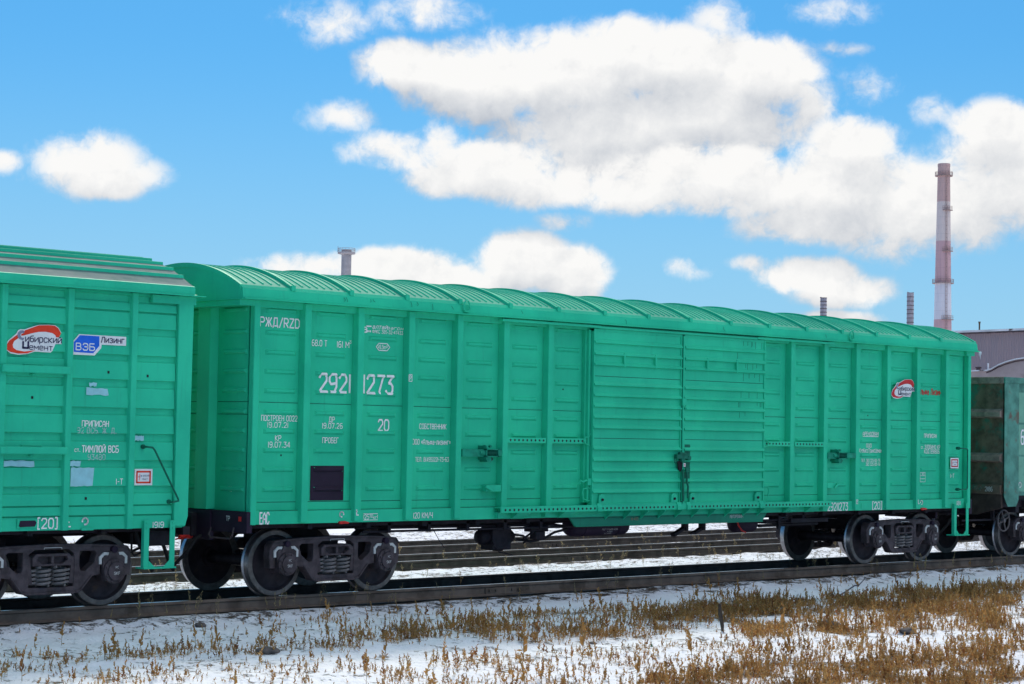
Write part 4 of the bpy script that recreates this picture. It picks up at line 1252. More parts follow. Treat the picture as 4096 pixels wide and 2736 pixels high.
    fx = lambda a: 14.26 + (a + 4.754) * (.76 / .811); fz = lambda b: 3.19 + (b - 3.283) * (.385 / .401)
    cement_sticker(side, fx, fz, M_vcrim, -1.400)
    L('льфа Лизинг', 15.25, 16.01, 3.355, .112, mat=M_vcrim, bold=.022)
    L('АРЕНДОВАН', 13.38, 13.87, 2.504, .070); strokes([[(13.445, 2.455), (13.935, 2.455)]], .010, side, M_white, 'underline', A)
    L('ООО', 13.49, 13.65, 2.284, .066); L('КузбассТрансЦемент»', 13.27, 14.05, 2.191, .072); L('ТЕЛ. 383 325-00-79.', 13.34, 13.94, 2.002, .053); L('383 325-00-76', 13.48, 13.93, 1.931, .053)
    L('ПРИПИСАН', 15.38, 15.80, 2.490, .074); L('ст.', 15.28, 15.36, 2.265, .055); L('ЗЛОБИНО КРС', 15.40, 15.98, 2.272, .074); L('КОД 89I806', 15.39, 15.90, 2.184, .074)
    warning_plate(16.27, 16.55, 1.959, .205, side, M_vcrim, -1.399)
    L('2921I273', 12.31, 12.92, 1.144, .137, at=B); L('[20]', 13.70, 13.99, 1.150, .129, at=B, bold=.008)
    strokes(frame_strokes(13.097, 13.15, 1.194, 1.268), .008, on_post(8), M_white, 'panel_border', -1.4535); flat_text('Р', 13.113, 13.136, 1.231, .045, on_post(8), at=-1.4535)
    t_mark(15.10, 1.207, .08, on_post(10), -1.4535); hook_mark(15.305, 1.192, .075, side, 1, B)
    L('I8II', 16.52, 16.65, 1.166, .074, at=B); L('I-Т', 16.30, 16.42, 1.704, .077)
    strokes(frame_strokes(15.33, 15.50, 1.59, 1.772) + [[(15.33, 1.71), (15.50, 1.71)], [(15.33, 1.65), (15.50, 1.65)]], .007, side, M_white, 'table_border', A); L('REV', 15.32, 15.40, 1.742, .04)
    sk = [c for c in root.children if c.name.startswith('side_sill')][0]
    flat_text('М-483', 6.99, 7.16, 1.012, .045, sk, noisy('rusty_stencil', (.30, .20, .13), .2, .6), at=-1.3665)
    flat_text('АВТОРЕЖИМ', 9.54, 9.89, 1.010, .050, sk, M_wpaint, at=-1.3665)
    # underframe and brake gear
    make_underframe(root, xl + .02, xr - .02)
    t = M(); t.lathe([(0, 5.94), (.09, 5.945), (.14, 5.97), (.165, 6.03), (.165, 7.25), (.14, 7.31), (.09, 7.335), (0, 7.34)], (0, -.90, .885), 'x', 28)
    for x in (6.26, 7.06): t.lathe([(.166, x - .02), (.172, x - .02), (.172, x + .02), (.166, x + .02)], (0, -.90, .885), 'x', 28)
    to = t.build('air_reservoir', M_black, root, sharp=50)
    for s, a, b, z in (('ГОСТ Р 52400-2005', 6.62, 7.0, .83), ('N I320', 6.76, 6.88, .795), ('07.202I', 6.72, 6.88, .765)):
        yy = -.90 - math.sqrt(max(0, .165 ** 2 - (z - .885) ** 2)) - .004
        flat_text(s, a, b, z, .022, to, M_wpaint, at=yy)
    t = M(); t.box(4.30, 4.72, -.86, -.58, .54, .90); t.lathe([(0, 4.12), (.10, 4.13), (.125, 4.2), (.125, 4.35), (0, 4.36)], (0, -.70, .745), 'x', 18); t.lathe([(0, 4.65), (.115, 4.66), (.115, 4.82), (.06, 4.9), (0, 4.91)], (0, -.70, .745), 'x', 18)
    t.lathe([(0, .52), (.09, .52), (.12, .56), (.12, .72), (0, .74)], (4.52, -.74, 0), 'z', 16)
    t.build('brake_valve', M_dark, root, bevel=.012)
    t = M(); t.lathe([(0, 10.26), (.11, 10.27), (.15, 10.32), (.15, 10.82), (.11, 10.88), (0, 10.89)], (0, -.80, .84), 'x', 20)
    t.build('air_reservoir', M_black, root, sharp=50)
    t = M(); t.tube([(10.2, -.98, .92), (10.22, -1.0, .82), (10.30, -1.02, .73), (10.42, -1.0, .70)], .014, 6)
    t.build('red_air_hose', M_red, root)
    t = M()
    t.tube([(1.4, -.95, .95), (5.6, -.95, .925), (5.8, -.95, .90)], .022, 6)
    t.tube([(1.4, -1.12, .905), (5.9, -1.12, .895), (12.4, -1.12, .92)], .018, 6)
    t.tube([(4.9, -.78, .70), (5.1, -.9, .66), (5.35, -.95, .70), (5.6, -.95, .80), (5.85, -.95, .84), (6.0, -.9, .86)], .022, 6)
    t.tube([(4.6, -.8, .80), (4.9, -.95, .76), (4.98, -.95, .70), (4.95, -.9, .64)], .018, 6)
    t.tube([(4.28, -.85, .72), (4.22, -.98, .62), (4.32, -1.0, .52), (4.60, -1.0, .47)], .010, 5)
    t.tube([(2.9, -1.0, .92), (3.05, -1.0, .72), (3.15, -1.0, .62)], .006, 5)
    for x in (1.9, 2.7, 3.5, 4.3, 5.1, 11.2, 11.9): t.box(x - .03, x + .03, -1.15, -.92, .88, 1.03)
    t.build('brake_pipe', M_dark, root)
    t = M(); t.box(5.0, 5.4, -1.02, -.85, .82, .93); t.box(5.08, 5.3, -1.05, -.9, .70, .83); t.tube([(4.85, -1.0, .72), (5.1, -1.0, .84)], .02, 6)
    t.build('brake_regulator', M_dark, root, bevel=.01)
    t = M(); t.box(8.75, 9.35, -1.02, -.96, .885, .915); t.box(8.78, 8.84, -1.02, -.9, .76, .90); t.box(9.24, 9.30, -1.02, -.9, .76, .90)
    t.ext([(8.50, .72), (8.58, .74), (8.84, .85), (8.84, .80), (8.60, .70), (8.52, .66)], 'y', -1.0, -.9); t.ext([(8.95, .72), (9.05, .73), (9.30, .83), (9.30, .78), (9.05, .69), (8.97, .70)], 'y', -1.0, -.9)
    t.build('brake_lever_bracket', M_dark, root)
    t = M(); t.box(11.0, 12.2, -1.0, -.75, .84, .90); t.box(11.5, 12.6, -1.18, -1.06, .86, .93); t.box(11.3, 11.36, -1.05, -1.0, .74, .9); t.tube([(10.9, -.9, .80), (12.9, -.7, .80)], .03, 6)
    t.build('brake_rod', M_dark, root)
    make_coupler(root, xl - .05, -1); make_coupler(root, xr + .05, 1)
    make_hose(root, xl - .05, -1); make_hose(root, xr + .05, 1)
    t = M(); t.tube([(xl - .10, -.12, .86), (xl - .22, -.20, .88), (xl - .34, -.26, .84)], [.05, .065, .03], 8); t.lathe([(0, -.03), (.06, -.03), (.06, .03), (0, .03)], (xl - .16, -.22, .88), 'y', 10)
    t.tube([(xl - .30, -.26, .85), (xl - .45, -.32, .82)], .012, 6)
    t.build('angle_cock', M_red, root)
    b1 = make_bogie(root, .925)
    b2 = copy_bogie(b1, root, 14.21 + .925)
    return root, b1


boxcar, proto_bogie = make_boxcar()


# ------------------------------------------------------------------ older boxcar at the left edge
def make_old_boxcar():
    x0 = -2.886
    root = thing('boxcar', 'older green boxcar at the left edge with planked sides and frosted seamed roof', 'freight wagon', (x0, 0, 0), 'freight wagons of the train')
    G = M_green2
    xl, xr = -18.6, -1.93
    w = M()
    w.box(xl, xr - .02, -1.375, -1.33, 1.05, 4.19)
    grooves = [(4.13, 4.04), (3.925, 3.91), (3.70, 3.61), (3.34, 3.26), (3.01, 2.91), (2.64, 2.55), (2.30, 2.20), (1.95, 1.86), (1.61, 1.52), (1.365, 1.355), (1.235, 1.225)]
    zt = 4.19
    panels = []
    for a, b in grooves:
        panels.append((zt, a)); zt = b
    panels.append((zt, 1.05))
    posts = [-4.795 - .955 * i for i in range(14)][::-1] + [-3.835, -2.86]
    bays = [xl] + posts + [xr]
    for a, b in zip(bays[:-1], bays[1:]):
        e = b - .25 if b == xr else b - .05
        for zt, zb in panels:
            if zt - zb < .02: continue
            w.ext([(-1.374, zt), (-1.402, zt - .004), (-1.416, zb + .006), (-1.374, zb)], 'x', a + .05, e)
    for (px, pz) in ((-2.62, 3.08), (-3.23, 3.11), (-3.52, 1.46), (-4.35, 2.75)):
        w.box(px - .014, px + .014, -1.4165, -1.40, pz - .02, pz + .014, 1)
    side = w.build('side_wall', [G, M_dark], root)
    for x in posts[-5:]:
        m = M(); m.hat(x, -1.37, -1.455, 1.05, 4.17, .14, .085)
        m.build('side_post', G, root, bevel=.005)
    m = M()
    m.ext([(-2.17, 1.075), (-1.985, 1.075), (-1.945, 1.21), (-1.93, 4.19), (-2.17, 4.19)], 'y', -1.455, -1.36)
    m.build('corner_post', G, root, bevel=.006)
    m = M(); m.ext([(-2.17, 1.075), (-1.985, 1.075), (-1.945, 1.21), (-1.93, 4.19), (-2.17, 4.19)], 'y', 1.455, 1.36)
    m.build('corner_post', G, root)
    f = M(); f.box(xl, xr - .05, 1.33, 1.40, 1.05, 4.19); f.build('side_wall', G, root)
    e = M(); e.box(xr - .08, xr - .04, -1.355, 1.355, 1.05, 4.19)
    for y in (-.45, .45): e.ext([(xr - .04, y - .12), (xr + .05, y - .1), (xr + .05, y + .1), (xr - .04, y + .12)], 'z', 1.1, 4.17)
    for i in range(9): e.ridge_x(-1.25, -.62, 3.9 - .33 * i, xr - .08)
    e.build('end_wall', G, root)
    # roof: shallow arch with lengthwise seams
    prof = [(-1.50, 4.30), (-1.39, 4.345), (-1.19, 4.45), (-.95, 4.565), (-.69, 4.652), (-.42, 4.716), (-.20, 4.745), (0, 4.752)]
    prof = prof + [(-y, z) for y, z in reversed(prof[:-1])]
    r = M()
    vs = [(x, y, z) for y, z in prof for x in (xl, -1.955)]
    r.add(vs, [(2 * i, 2 * i + 1, 2 * i + 3, 2 * i + 2) for i in range(len(prof) - 1)], 0)
    r.ext([(y, z - .004) for y, z in prof] + [(1.46, 4.17), (-1.46, 4.17)], 'x', -1.955, -1.985, 1)
    r.ext([(y, z - .004) for y, z in prof] + [(1.46, 4.17), (-1.46, 4.17)], 'x', xl, xl + .03, 1)
    for s in (-1, 1):
        r.ext([(s * 1.49, 4.312), (s * 1.525, 4.302), (s * 1.535, 4.20), (s * 1.58, 4.185), (s * 1.58, 4.176), (s * 1.42, 4.176), (s * 1.42, 4.30)], 'x', xl, -1.97, 1)
    r.box(xl, -1.83, -1.59, -1.57, 4.17, 4.181, 1)
    r.box(-2.05, -1.83, -1.57, 1.57, 4.165, 4.177, 1)
    r.box(-2.6, -1.90, -1.46, -1.39, 4.06, 4.166, 1)
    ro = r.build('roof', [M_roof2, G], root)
    for (y, z) in prof[2:7]:
        m = M(); m.ext([(y - .03, z - .015), (y - .022, z + .03), (y + .014, z + .035), (y + .022, z + .012)], 'x', xl, -1.95)
        m.build('roof_seam', G, ro)
    for z in (3.105, 2.075):
        m = M(); m.box(-4.85, -3.87, -1.53, -1.46, z - .05, z + .05)
        m.box(-4.40, -4.34, -1.50, -1.415, z - .075, z - .05); m.box(-4.5, -4.2, -1.44, -1.41, z + .05, z + .075)
        m.build('tie_bar', G, root, bevel=.012)
    make_handrail(root, [(-2.67, -1.42, 2.135), (-2.67, -1.52, 2.135), (-2.585, -1.525, 2.125), (-2.55, -1.525, 2.09), (-2.165, -1.525, 1.45), (-2.15, -1.525, 1.415), (-2.24, -1.52, 1.40), (-2.24, -1.42, 1.40)], .014, M_hand)
    make_step(root, -2.61, -2.20, -1.46, 1.155, .535, G)
    m = M(); m.box(-4.52, -4.23, -1.428, -1.41, 1.09, 1.205, 0); m.ext([(-4.50, 1.12), (-4.48, 1.185), (-4.27, 1.185), (-4.25, 1.16), (-4.27, 1.11), (-4.48, 1.105)], 'y', -1.428, -1.436, 1)
    m.build('data_plate', [G, M_black], root)
    m = M(); m.ext([(-3.60, 1.055), (-3.58, 1.08), (-3.45, 1.08), (-3.40, 1.065), (-3.42, 1.045), (-3.58, 1.045)], 'y', -1.417, -1.45)
    m.build('rope_cleat', G, root)
    A = -1.4185
    L = lambda s, *a, **k: flat_text(s, *a, side, at=k.pop('at', A), **k)
    L('ПРИПИСАН', -3.61, -3.21, 2.429, .072, bold=.014); L('92 ВСБ. Ж. Д.', -3.68, -3.09, 2.340, .070, mat=M_faded); L('ст.', -3.71, -3.63, 2.088, .05); L('ТИМЛЮЙ ВСБ', -3.60, -3.05, 2.099, .084, bold=.014); L('93480', -3.51, -3.25, 1.995, .070, mat=M_faded)
    L('I-Т', -3.07, -2.97, 1.674, .070); L('[20]', -4.22, -3.94, 1.145, .123, bold=.012); L('I9I9', -2.48, -2.31, 1.095, .073, bold=.01)
    t_mark(-3.78, 1.134, .088, side, -1.4185); hook_mark(-3.525, 1.162, .085, side, 1, A)
    warning_plate(-2.79, -2.51, 1.732, .216, side, M_vred, -1.418)
    cement_sticker(side, lambda a: a, lambda b: b, M_vred, -1.4195)
    vw = [(-3.787, 3.317), (-3.79, 3.479), (-3.693, 3.586), (-2.976, 3.582), (-2.974, 3.463), (-3.348, 3.463), (-3.355, 3.416), (-3.452, 3.318)]
    vb = [(-3.766, 3.352), (-3.768, 3.48), (-3.679, 3.573), (-3.387, 3.571), (-3.385, 3.446), (-3.475, 3.345)]
    so = flat_poly([vw], side, M_vin, 'company_sticker', at=-1.4195)
    flat_poly([vb], so, M_vblue, 'blue_field', at=-1.4215)
    flat_text('ВЭБ', -3.734, -3.458, 3.424, .086, so, M_vin, at=-1.4235, bold=.03)
    flat_text('Лизинг', -3.36, -3.006, 3.528, .070, so, M_navy, at=-1.4225, bold=.03, lower=.8)
    def blot(x0, x1, z0, z1, seed):
        rg = np.random.default_rng(seed)
        top = [(x, z1 + rg.uniform(-.008, .008)) for x in np.linspace(x0, x1, 9)]
        bot = [(x, z0 + rg.uniform(-.010, .010)) for x in np.linspace(x1 + rg.uniform(-.02, .02), x0, 9)]
        flat_poly([bot[::-1] + top[::-1]], side, M_patch, 'paint_patch', at=A)
    blot(-3.76, -3.41, 1.618, 1.855, 1); blot(-4.73, -4.30, 1.868, 1.945, 2); blot(-3.77, -3.61, 1.872, 1.945, 3); blot(-2.80, -2.66, 2.212, 2.278, 4); blot(-3.56, -3.24, 2.80, 2.895, 5); blot(-3.52, -3.40, 2.915, 2.962, 6)
    make_underframe(root, xl, xr)
    m = M(); m.box(xr + .06, xr - .05, -1.40, 1.40, .95, 1.06); m.box(xr - .45, xr - .1, -1.2, -.3, .80, 1.0)
    m.build('end_beam', M_dark, root)
    make_coupler(root, xr + .03, 1); make_hose(root, xr + .03, 1, -.62)
    m = M()
    for y in (-.55, -.40): m.tube([(xr + .12 + .05 * math.cos(t), y + .05 * math.sin(t), .95 + .17 * t / 38) for t in np.linspace(0, 38, 70)], .012, 5)
    m.build('buffer_spring', M_dark, root)
    m = M(); m.tube([(xr - .55, -1.0, 1.0), (xr - .50, -1.05, .80), (xr - .38, -1.05, .62), (xr - .28, -1.0, .50), (xr - .20, -.9, .45)], .03, 8); m.tube([(xr - .9, -1.0, .62), (xr - .1, -.9, .86)], .02, 6); m.tube([(xr - .6, -1.0, .96), (xr - .6, -1.0, .72), (xr - .55, -1.0, .66), (xr - .45, -1.0, .70), (xr - .3, -.9, .80)], .016, 6)
    m.build('brake_hose', M_rubber, root)
    m = M()
    for k in range(9): m.tube([(xr - .30 + .012 * math.cos(t) * (k % 2), -.95 + .012 * math.cos(t) * ((k + 1) % 2), .88 - k * .034 + .022 * math.sin(t)) for t in np.linspace(0, 2 * PI, 9)[:-1]], .005, 4, closed=True)
    m.build('safety_chain', M_dark, root)
    copy_bogie(proto_bogie, root, x0 - .925)
    return root


make_old_boxcar()


# ------------------------------------------------------------------ gondola at the right edge
def make_gondola():
    x0 = 17.97
    root = thing('gondola_wagon', 'weathered dark green open gondola wagon at the right edge with rusty end wall', 'freight wagon', (19.34, 0, 0), 'freight wagons of the train')
    Gd = noisy('weathered_green_paint', (.085, .25, .195), .3, .6, 4, c2=(.15, .10, .075), c2amt=.06, c2scale=3, bump=.25)
    Ge = noisy('rusty_end_paint', (.13, .09, .065), .4, .7, 4, c2=(.04, .15, .11), c2amt=.12, c2scale=2.2, bump=.3)
    Gl = noisy('pale_repainted_green', (.17, .40, .29), .15, .55, 3, c2=(.09, .29, .22), c2amt=.1, c2scale=3)
    Gb = noisy('dirty_bar_steel', (.24, .185, .155), .3, .65, 5, c2=(.11, .085, .07), c2amt=.1)
    m = M(); m.box(x0 + .03, x0 + .09, -1.50, 1.50, 1.34, 3.60); m.build('end_wall', Ge, root)
    m = M()
    m.box(x0 - .02, x0 + .12, -1.53, 1.53, 3.585, 3.725); m.build('top_rail', Gb, root, bevel=.01)
    for z0, z1 in ((2.90, 3.00), (2.00, 2.10)):
        m = M(); m.ext([(x0 + .031, z0 - .02), (x0 - .08, z0 + .01), (x0 - .08, z1), (x0 + .031, z1 + .07)], 'y', -1.49, 1.49) ; m.build('end_stiffener', Gb, root)
    m = M(); m.box(x0 - .05, x0 + .02, -1.49, 1.49, 1.335, 1.52); mo = m.build('end_ledge', Ge, root)
    flat_text('ТР-2', -.88, -1.05, 1.43, .075, mo, noisy('worn_stencil', (.22, .19, .16), .25, .7), plane='x', at=x0 - .0525); flat_text('2I86', -1.14, -1.31, 1.43, .085, mo, M_wpaint, plane='x', at=x0 - .0525)
    m = M(); m.ext([(-1.49, 1.33), (1.49, 1.33), (1.49, 1.05), (.9, .90), (-.9, .90), (-1.49, 1.05)], 'x', x0 - .01, x0 + .05); m.build('end_beam', noisy('rusty_beam', (.065, .045, .038), .3, .75, 5, c2=(.16, .24, .20), c2amt=.0, c2scale=2.2), root)
    m = M(); m.ext([(x0, 3.72), (x0 + .53, 3.72), (x0 + .53, 1.22), (x0 + .44, 1.08), (x0 + .14, 1.08), (x0, 1.28)], 'y', -1.56, -1.545); m.build('corner_plate', Gd, root); m = M(); m.ext([(x0, 3.72), (x0 + .53, 3.72), (x0 + .53, 1.22), (x0 + .44, 1.08), (x0 + .14, 1.08), (x0, 1.28)], 'y', 1.56, 1.545)
    m.build('corner_plate', Gd, root)
    m = M()
    for s in (-1, 1):
        m.box(x0 + .1, x0 + 12.6, s * 1.50, s * 1.44, 1.30, 3.60)
    so = m.build('side_wall', Gd, root)
    m = M()
    for s in (-1, 1): m.box(x0 - .01, x0 + 12.6, s * 1.575, s * 1.44, 3.60, 3.722)
    m.build('top_rail', Gd, root, bevel=.008)
    for i in range(6):
        m = M(); a = x0 + .56 + i * 2.0
        for (z0, z1) in ((1.38, 2.10), (2.14, 2.76), (2.80, 3.42)): m.box(a, a + 1.7, -1.508, -1.499, z0, z1)
        m.build('hatch_panel', Gl, root)
    flat_text('63', x0 + .69, x0 + .95, 2.50, .28, so, M_white, at=-1.511); hook_mark(x0 + .66, 1.52, .10, so, 1, -1.511)
    m = M(); m.box(x0, x0 + 12.6, -1.4, 1.4, 1.06, 1.30); m.box(x0, x0 + 12.6, -.25, .25, .85, 1.06)
    for i in range(8): m.box(x0 + .6 + i * 1.6, x0 + .72 + i * 1.6, -1.45, 1.45, .95, 1.28)
    m.box(x0 + .9, x0 + 1.2, -1.5, -1.2, 1.02, 1.2)
    m.build('underframe', M_dark, root)
    # hand-brake wheel
    c = Vector((18.36, -1.30, .785))
    m = M(); m.tube([(c.x + .215 * math.cos(t), c.y, c.z + .215 * math.sin(t)) for t in np.linspace(0, 2 * PI, 33)[:-1]], .017, 8, closed=True)
    for k in range(4):
        t = k * PI / 2 + .35
        m.box(-.001, .001, -.001, .001, -.001, .001) if False else m.tube([tuple(c), (c.x + .21 * math.cos(t), c.y, c.z + .21 * math.sin(t))], .014, 6)
    m.lathe([(0, -.03), (.045, -.03), (.045, .03), (0, .03)], tuple(c), 'y', 12); m.tube([tuple(c), (c.x, c.y + .5, c.z)], .016, 6)
    m.build('brake_wheel', noisy('dusty_brake_wheel', (.13, .11, .11), .25, .7, 8), root)
    m = M(); m.tube([(17.0, -1.18, .80), (18.3, -1.18, .80)], .02, 6); m.box(18.1, 18.16, -1.22, -1.14, .78, 1.1); m.build('brake_rod', M_dark, root)
    make_coupler(root, x0 - .03, -1); make_hose(root, x0 - .03, -1)
    copy_bogie(proto_bogie, root, 19.34 + .925)
    copy_bogie(proto_bogie, root, 19.34 + 8.65 + .925)
    return root


make_gondola()


# ------------------------------------------------------------------ dry weeds
def leafy(name, c, var):
    m = noisy(name, c, var, .85, 2.5, spec=.1)
    T = NT(m.node_tree)
    b = T.n['Principled BSDF']; out = [n for n in T.n if n.bl_idname == 'ShaderNodeOutputMaterial'][0]
    tr = T.new('ShaderNodeBsdfTranslucent'); mx = T.new('ShaderNodeMixShader'); mx.inputs[0].default_value = .42
    T.l.new(b.inputs['Base Color'].links[0].from_socket, tr.inputs[0])
    T.l.new(b.outputs[0], mx.inputs[1]); T.l.new(tr.outputs[0], mx.inputs[2]); T.l.new(mx.outputs[0], out.inputs[0])
    return m


W_A = leafy('dry_seed_head_brown', (.47, .25, .085), .35)
W_B = leafy('dry_seed_head_tan', (.57, .37, .155), .3)
W_C = leafy('dry_seed_head_rust', (.32, .135, .055), .35)
W_S = leafy('straw_stem', (.36, .27, .15), .25)
W_P = leafy('pale_weed', (.42, .33, .18), .25)


def weed_template(rg, kind):
    """one plant about 1 unit tall: a stem and a spike of seed clusters (or a loose branching top)"""
    v = []; f = []; m = []
    def quad(a, b, c, d, mi):
        n = len(v); v.extend([a, b, c, d]); f.append((n, n + 1, n + 2, n + 3)); m.append(mi)
    bend = rg.uniform(-.16, .16, 2)
    def P(t):
        return np.array([bend[0] * t * t, bend[1] * t * t, t])
    def stick(p, q, r, mi):
        d = q - p; a = np.cross(d, [0, 0, 1.0]); a = a / (np.linalg.norm(a) + 1e-9) if np.linalg.norm(a) > 1e-6 else np.array([1.0, 0, 0])
        b = np.cross(d, a); b /= np.linalg.norm(b) + 1e-9
        quad(p - a * r, p + a * r, q + a * r * .6, q - a * r * .6, mi); quad(p - b * r, p + b * r, q + b * r * .6, q - b * r * .6, mi)
    def leaf(p, d, L, w, mi):
        d = d / np.linalg.norm(d)
        a = np.cross(d, rg.normal(size=3)); a /= np.linalg.norm(a) + 1e-9
        quad(p, p + d * L * .5 + a * w, p + d * L, p + d * L * .5 - a * w, mi)
    for i in range(3):
        stick(P(i / 3), P((i + 1) / 3), .013, 3)
    if kind == 'spike':
        t0 = rg.uniform(.28, .5)
        for i in range(17):
            t = t0 + (1 - t0) * i / 16
            ang = rg.uniform(0, 2 * PI)
            d = np.array([math.cos(ang) * .6, math.sin(ang) * .6, rg.uniform(.5, 1.3)])
            k = 1.15 - .8 * (t - t0) / (1 - t0)
            leaf(P(t) - np.array([0, 0, .04]), d, .15 * k + .03, .042 * k + .008, 0 if rg.random() < .7 else 1)
        for i in range(3):
            ang = rg.uniform(0, 2 * PI); leaf(P(rg.uniform(.08, .35)), np.array([math.cos(ang), math.sin(ang), rg.uniform(-.1, .8)]), .2, .03, 1)
    else:
        for i in range(9):
            t = rg.uniform(.3, .95); ang = rg.uniform(0, 2 * PI); L = .32 * (1.15 - t) + .06
            q = P(t) + np.array([math.cos(ang) * L * .6, math.sin(ang) * L * .6, L * .8])
            stick(P(t), q, .008, 3)
            for j in range(3):
                leaf(q + rg.normal(size=3) * .025, rg.normal(size=3) + np.array([0, 0, .6]), .075, .026, 1 if rg.random() < .6 else 0)
    return np.array(v), np.array(f), np.array(m)


TPL = [weed_template(np.random.default_rng(100 + i), 'spike') for i in range(10)]
TPB = [weed_template(np.random.default_rng(200 + i), 'branch') for i in range(8)]


def scatter_mesh(name, pts, hts, tpls, mats, wid=1.0, seed=5):
    rg = np.random.default_rng(seed)
    V = []; F = []; Mi = []; n0 = 0
    which = rg.integers(0, len(tpls), len(pts))
    for k, (tv, tf, tm) in enumerate(tpls):
        sel = np.where(which == k)[0]
        if not len(sel):
            continue
        a = rg.uniform(0, 2 * PI, len(sel)); h = hts[sel]
        wd = h * wid * rg.uniform(.8, 1.25, len(sel)) * (.13 / np.maximum(h, .05)) ** .35
        c, s_ = np.cos(a), np.sin(a)
        X = (tv[None, :, 0] * c[:, None] - tv[None, :, 1] * s_[:, None]) * wd[:, None] + pts[sel, 0][:, None]
        Y = (tv[None, :, 0] * s_[:, None] + tv[None, :, 1] * c[:, None]) * wd[:, None] + pts[sel, 1][:, None]
        Z = tv[None, :, 2] * h[:, None] + pts[sel, 2][:, None]
        V.append(np.stack([X, Y, Z], -1).reshape(-1, 3))
        off = n0 + np.arange(len(sel)) * len(tv)
        F.append((tf[None] + off[:, None, None]).reshape(-1, 4))
        tint = rg.choice(3, len(sel), p=[.55, .25, .20])
        mm = np.where(tm[None] == 3, 3, np.where(tm[None] == 0, np.array([0, 0, 2])[tint][:, None], np.array([1, 0, 0])[tint][:, None]))
        Mi.append(mm.reshape(-1)); n0 += len(sel) * len(tv)
    V = np.concatenate(V); F = np.concatenate(F); Mi = np.concatenate(Mi)
    me = bpy.data.meshes.new(name)
    me.vertices.add(len(V)); me.vertices.foreach_set('co', V.ravel())
    me.loops.add(F.size); me.loops.foreach_set('vertex_index', F.ravel().astype(np.int32))
    me.polygons.add(len(F)); me.polygons.foreach_set('loop_start', np.arange(0, F.size, 4, dtype=np.int32))
    for mt in mats: me.materials.append(mt)
    me.polygons.foreach_set('material_index', Mi.astype(np.int32))
    me.update(); me.validate()
    return me


def make_weeds():
    n = 160000
    X = RNG.uniform(-9, 22, n * 2); Y = RNG.uniform(-13, -1.05, n * 2)
    d = weed_density(X, Y)
    area = 31 * 11.95
    keep = RNG.uniform(0, 1, len(X)) < 2.7 * d * area / len(X)
    X, Y = X[keep], Y[keep]
    h = np.clip(RNG.lognormal(math.log(.100), .48, len(X)), .045, .34)
    h *= np.clip(.8 + .9 * fbm(X, Y, .8, 2, 91), .6, 1.35)
    P = np.stack([X, Y, ground(X, Y) - .01], 1)
    o = link('dry_weeds', scatter_mesh('dry_weeds', P, h, TPL, [W_A, W_B, W_C, W_S], 1.45))
    tag(o, 'dense brown dry weeds with seed heads standing in the snow', 'dry weeds', kind='stuff')
    # sparse pale growth between the tracks
    n = 2600
    X = RNG.uniform(-8, 34, n); Y = RNG.uniform(-.55, 14, n)
    keep = (np.abs(Y) > 1.0) | (RNG.uniform(0, 1, n) < .25)
    cl = fbm(X, Y, 1.2, 3, 77) > -.02
    X, Y = X[keep & cl], Y[keep & cl]
    h = np.clip(RNG.lognormal(math.log(.12), .4, len(X)), .05, .38)
    P = np.stack([X, Y, ground(X, Y) - .01], 1)
    o = link('track_weeds', scatter_mesh('track_weeds', P, h, TPB, [W_P, W_P, W_B, W_S], 1.15, 8))
    tag(o, 'sparse straw coloured weeds between the three tracks', 'weeds', kind='stuff')


make_weeds()


def single_weed(name, x, y, h, tpl, mats, label, cat, group, wid=1.0, lean=(0, 0)):
    me = scatter_mesh(name, np.array([[0.0, 0.0, 0.0]]), np.array([h]), [tpl], mats, wid, int(abs(x * 100 + y * 37)) + 3)
    o = link(name, me)
    o.location = (x, y, float(ground(x, y)) - .012)
    o.rotation_euler = (lean[0], lean[1], 0)
    return tag(o, label, cat, group)


TALL = [(1.33, -4.25, .42), (1.6, -5.47, .40), (2.14, -4.06, .46), (4.7, -2.9, .38), (-2.31, -8.38, .42), (0.43, -6.59, .50), (2.19, -8.4, .55), (3.46, -7.4, .60), (-2.98, -3.65, .42), (-4.3, -3.9, .36), (-1.23, -2.2, .22), (-4.54, -2.58, .30), (-1.31, -9.1, .46), (12.57, -3.9, .42), (7.78, -3.01, .36), (8.92, -1.68, .30), (-6.5, -5.0, .40), (-3.72, -7.37, .40), (-.6, -6.6, .44), (.9, -8.0, .48), (4.1, -9.0, .46), (5.2, -9.2, .44), (6.3, -8.6, .42), (3.0, -6.1, .34), (-4.9, -4.1, .30), (-1.9, -3.3, .32), (-.9, -3.5, .34), (2.6, -3.0, .34), (5.6, -2.6, .34), (6.9, -2.9, .36), (9.9, -3.1, .36), (11.2, -2.9, .34), (13.4, -2.6, .34), (8.3, -2.6, .36)]
for i, (x, y, h) in enumerate(TALL):
    single_weed('tall_weed', x, y, h, TPL[i % 10], [W_A, W_A, W_C, W_S], 'tall brown dry weed spike rising above the low weeds in the snowy foreground', 'dry weed', 'tall weed spikes in the foreground', 1.5, (RNG.uniform(-.12, .12), RNG.uniform(-.12, .12)))
for i in range(64):
    x = RNG.uniform(-5.5, 19) if i % 3 else RNG.uniform(-3.5, 3.5)
    y = RNG.choice([-1.02, -1.12, -1.25, -.66]) + RNG.uniform(-.05, .05)
    single_weed('rail_weed', x, y, RNG.uniform(.14, .40), TPB[i % 8] if i % 2 else TPL[i % 10], [W_P, W_P, W_B, W_S], 'thin straw coloured dry stalk growing right beside the nearest rail', 'dry weed', 'dry stalks along the nearest rail', .8, (RNG.uniform(-.1, .1), RNG.uniform(-.15, .15)))

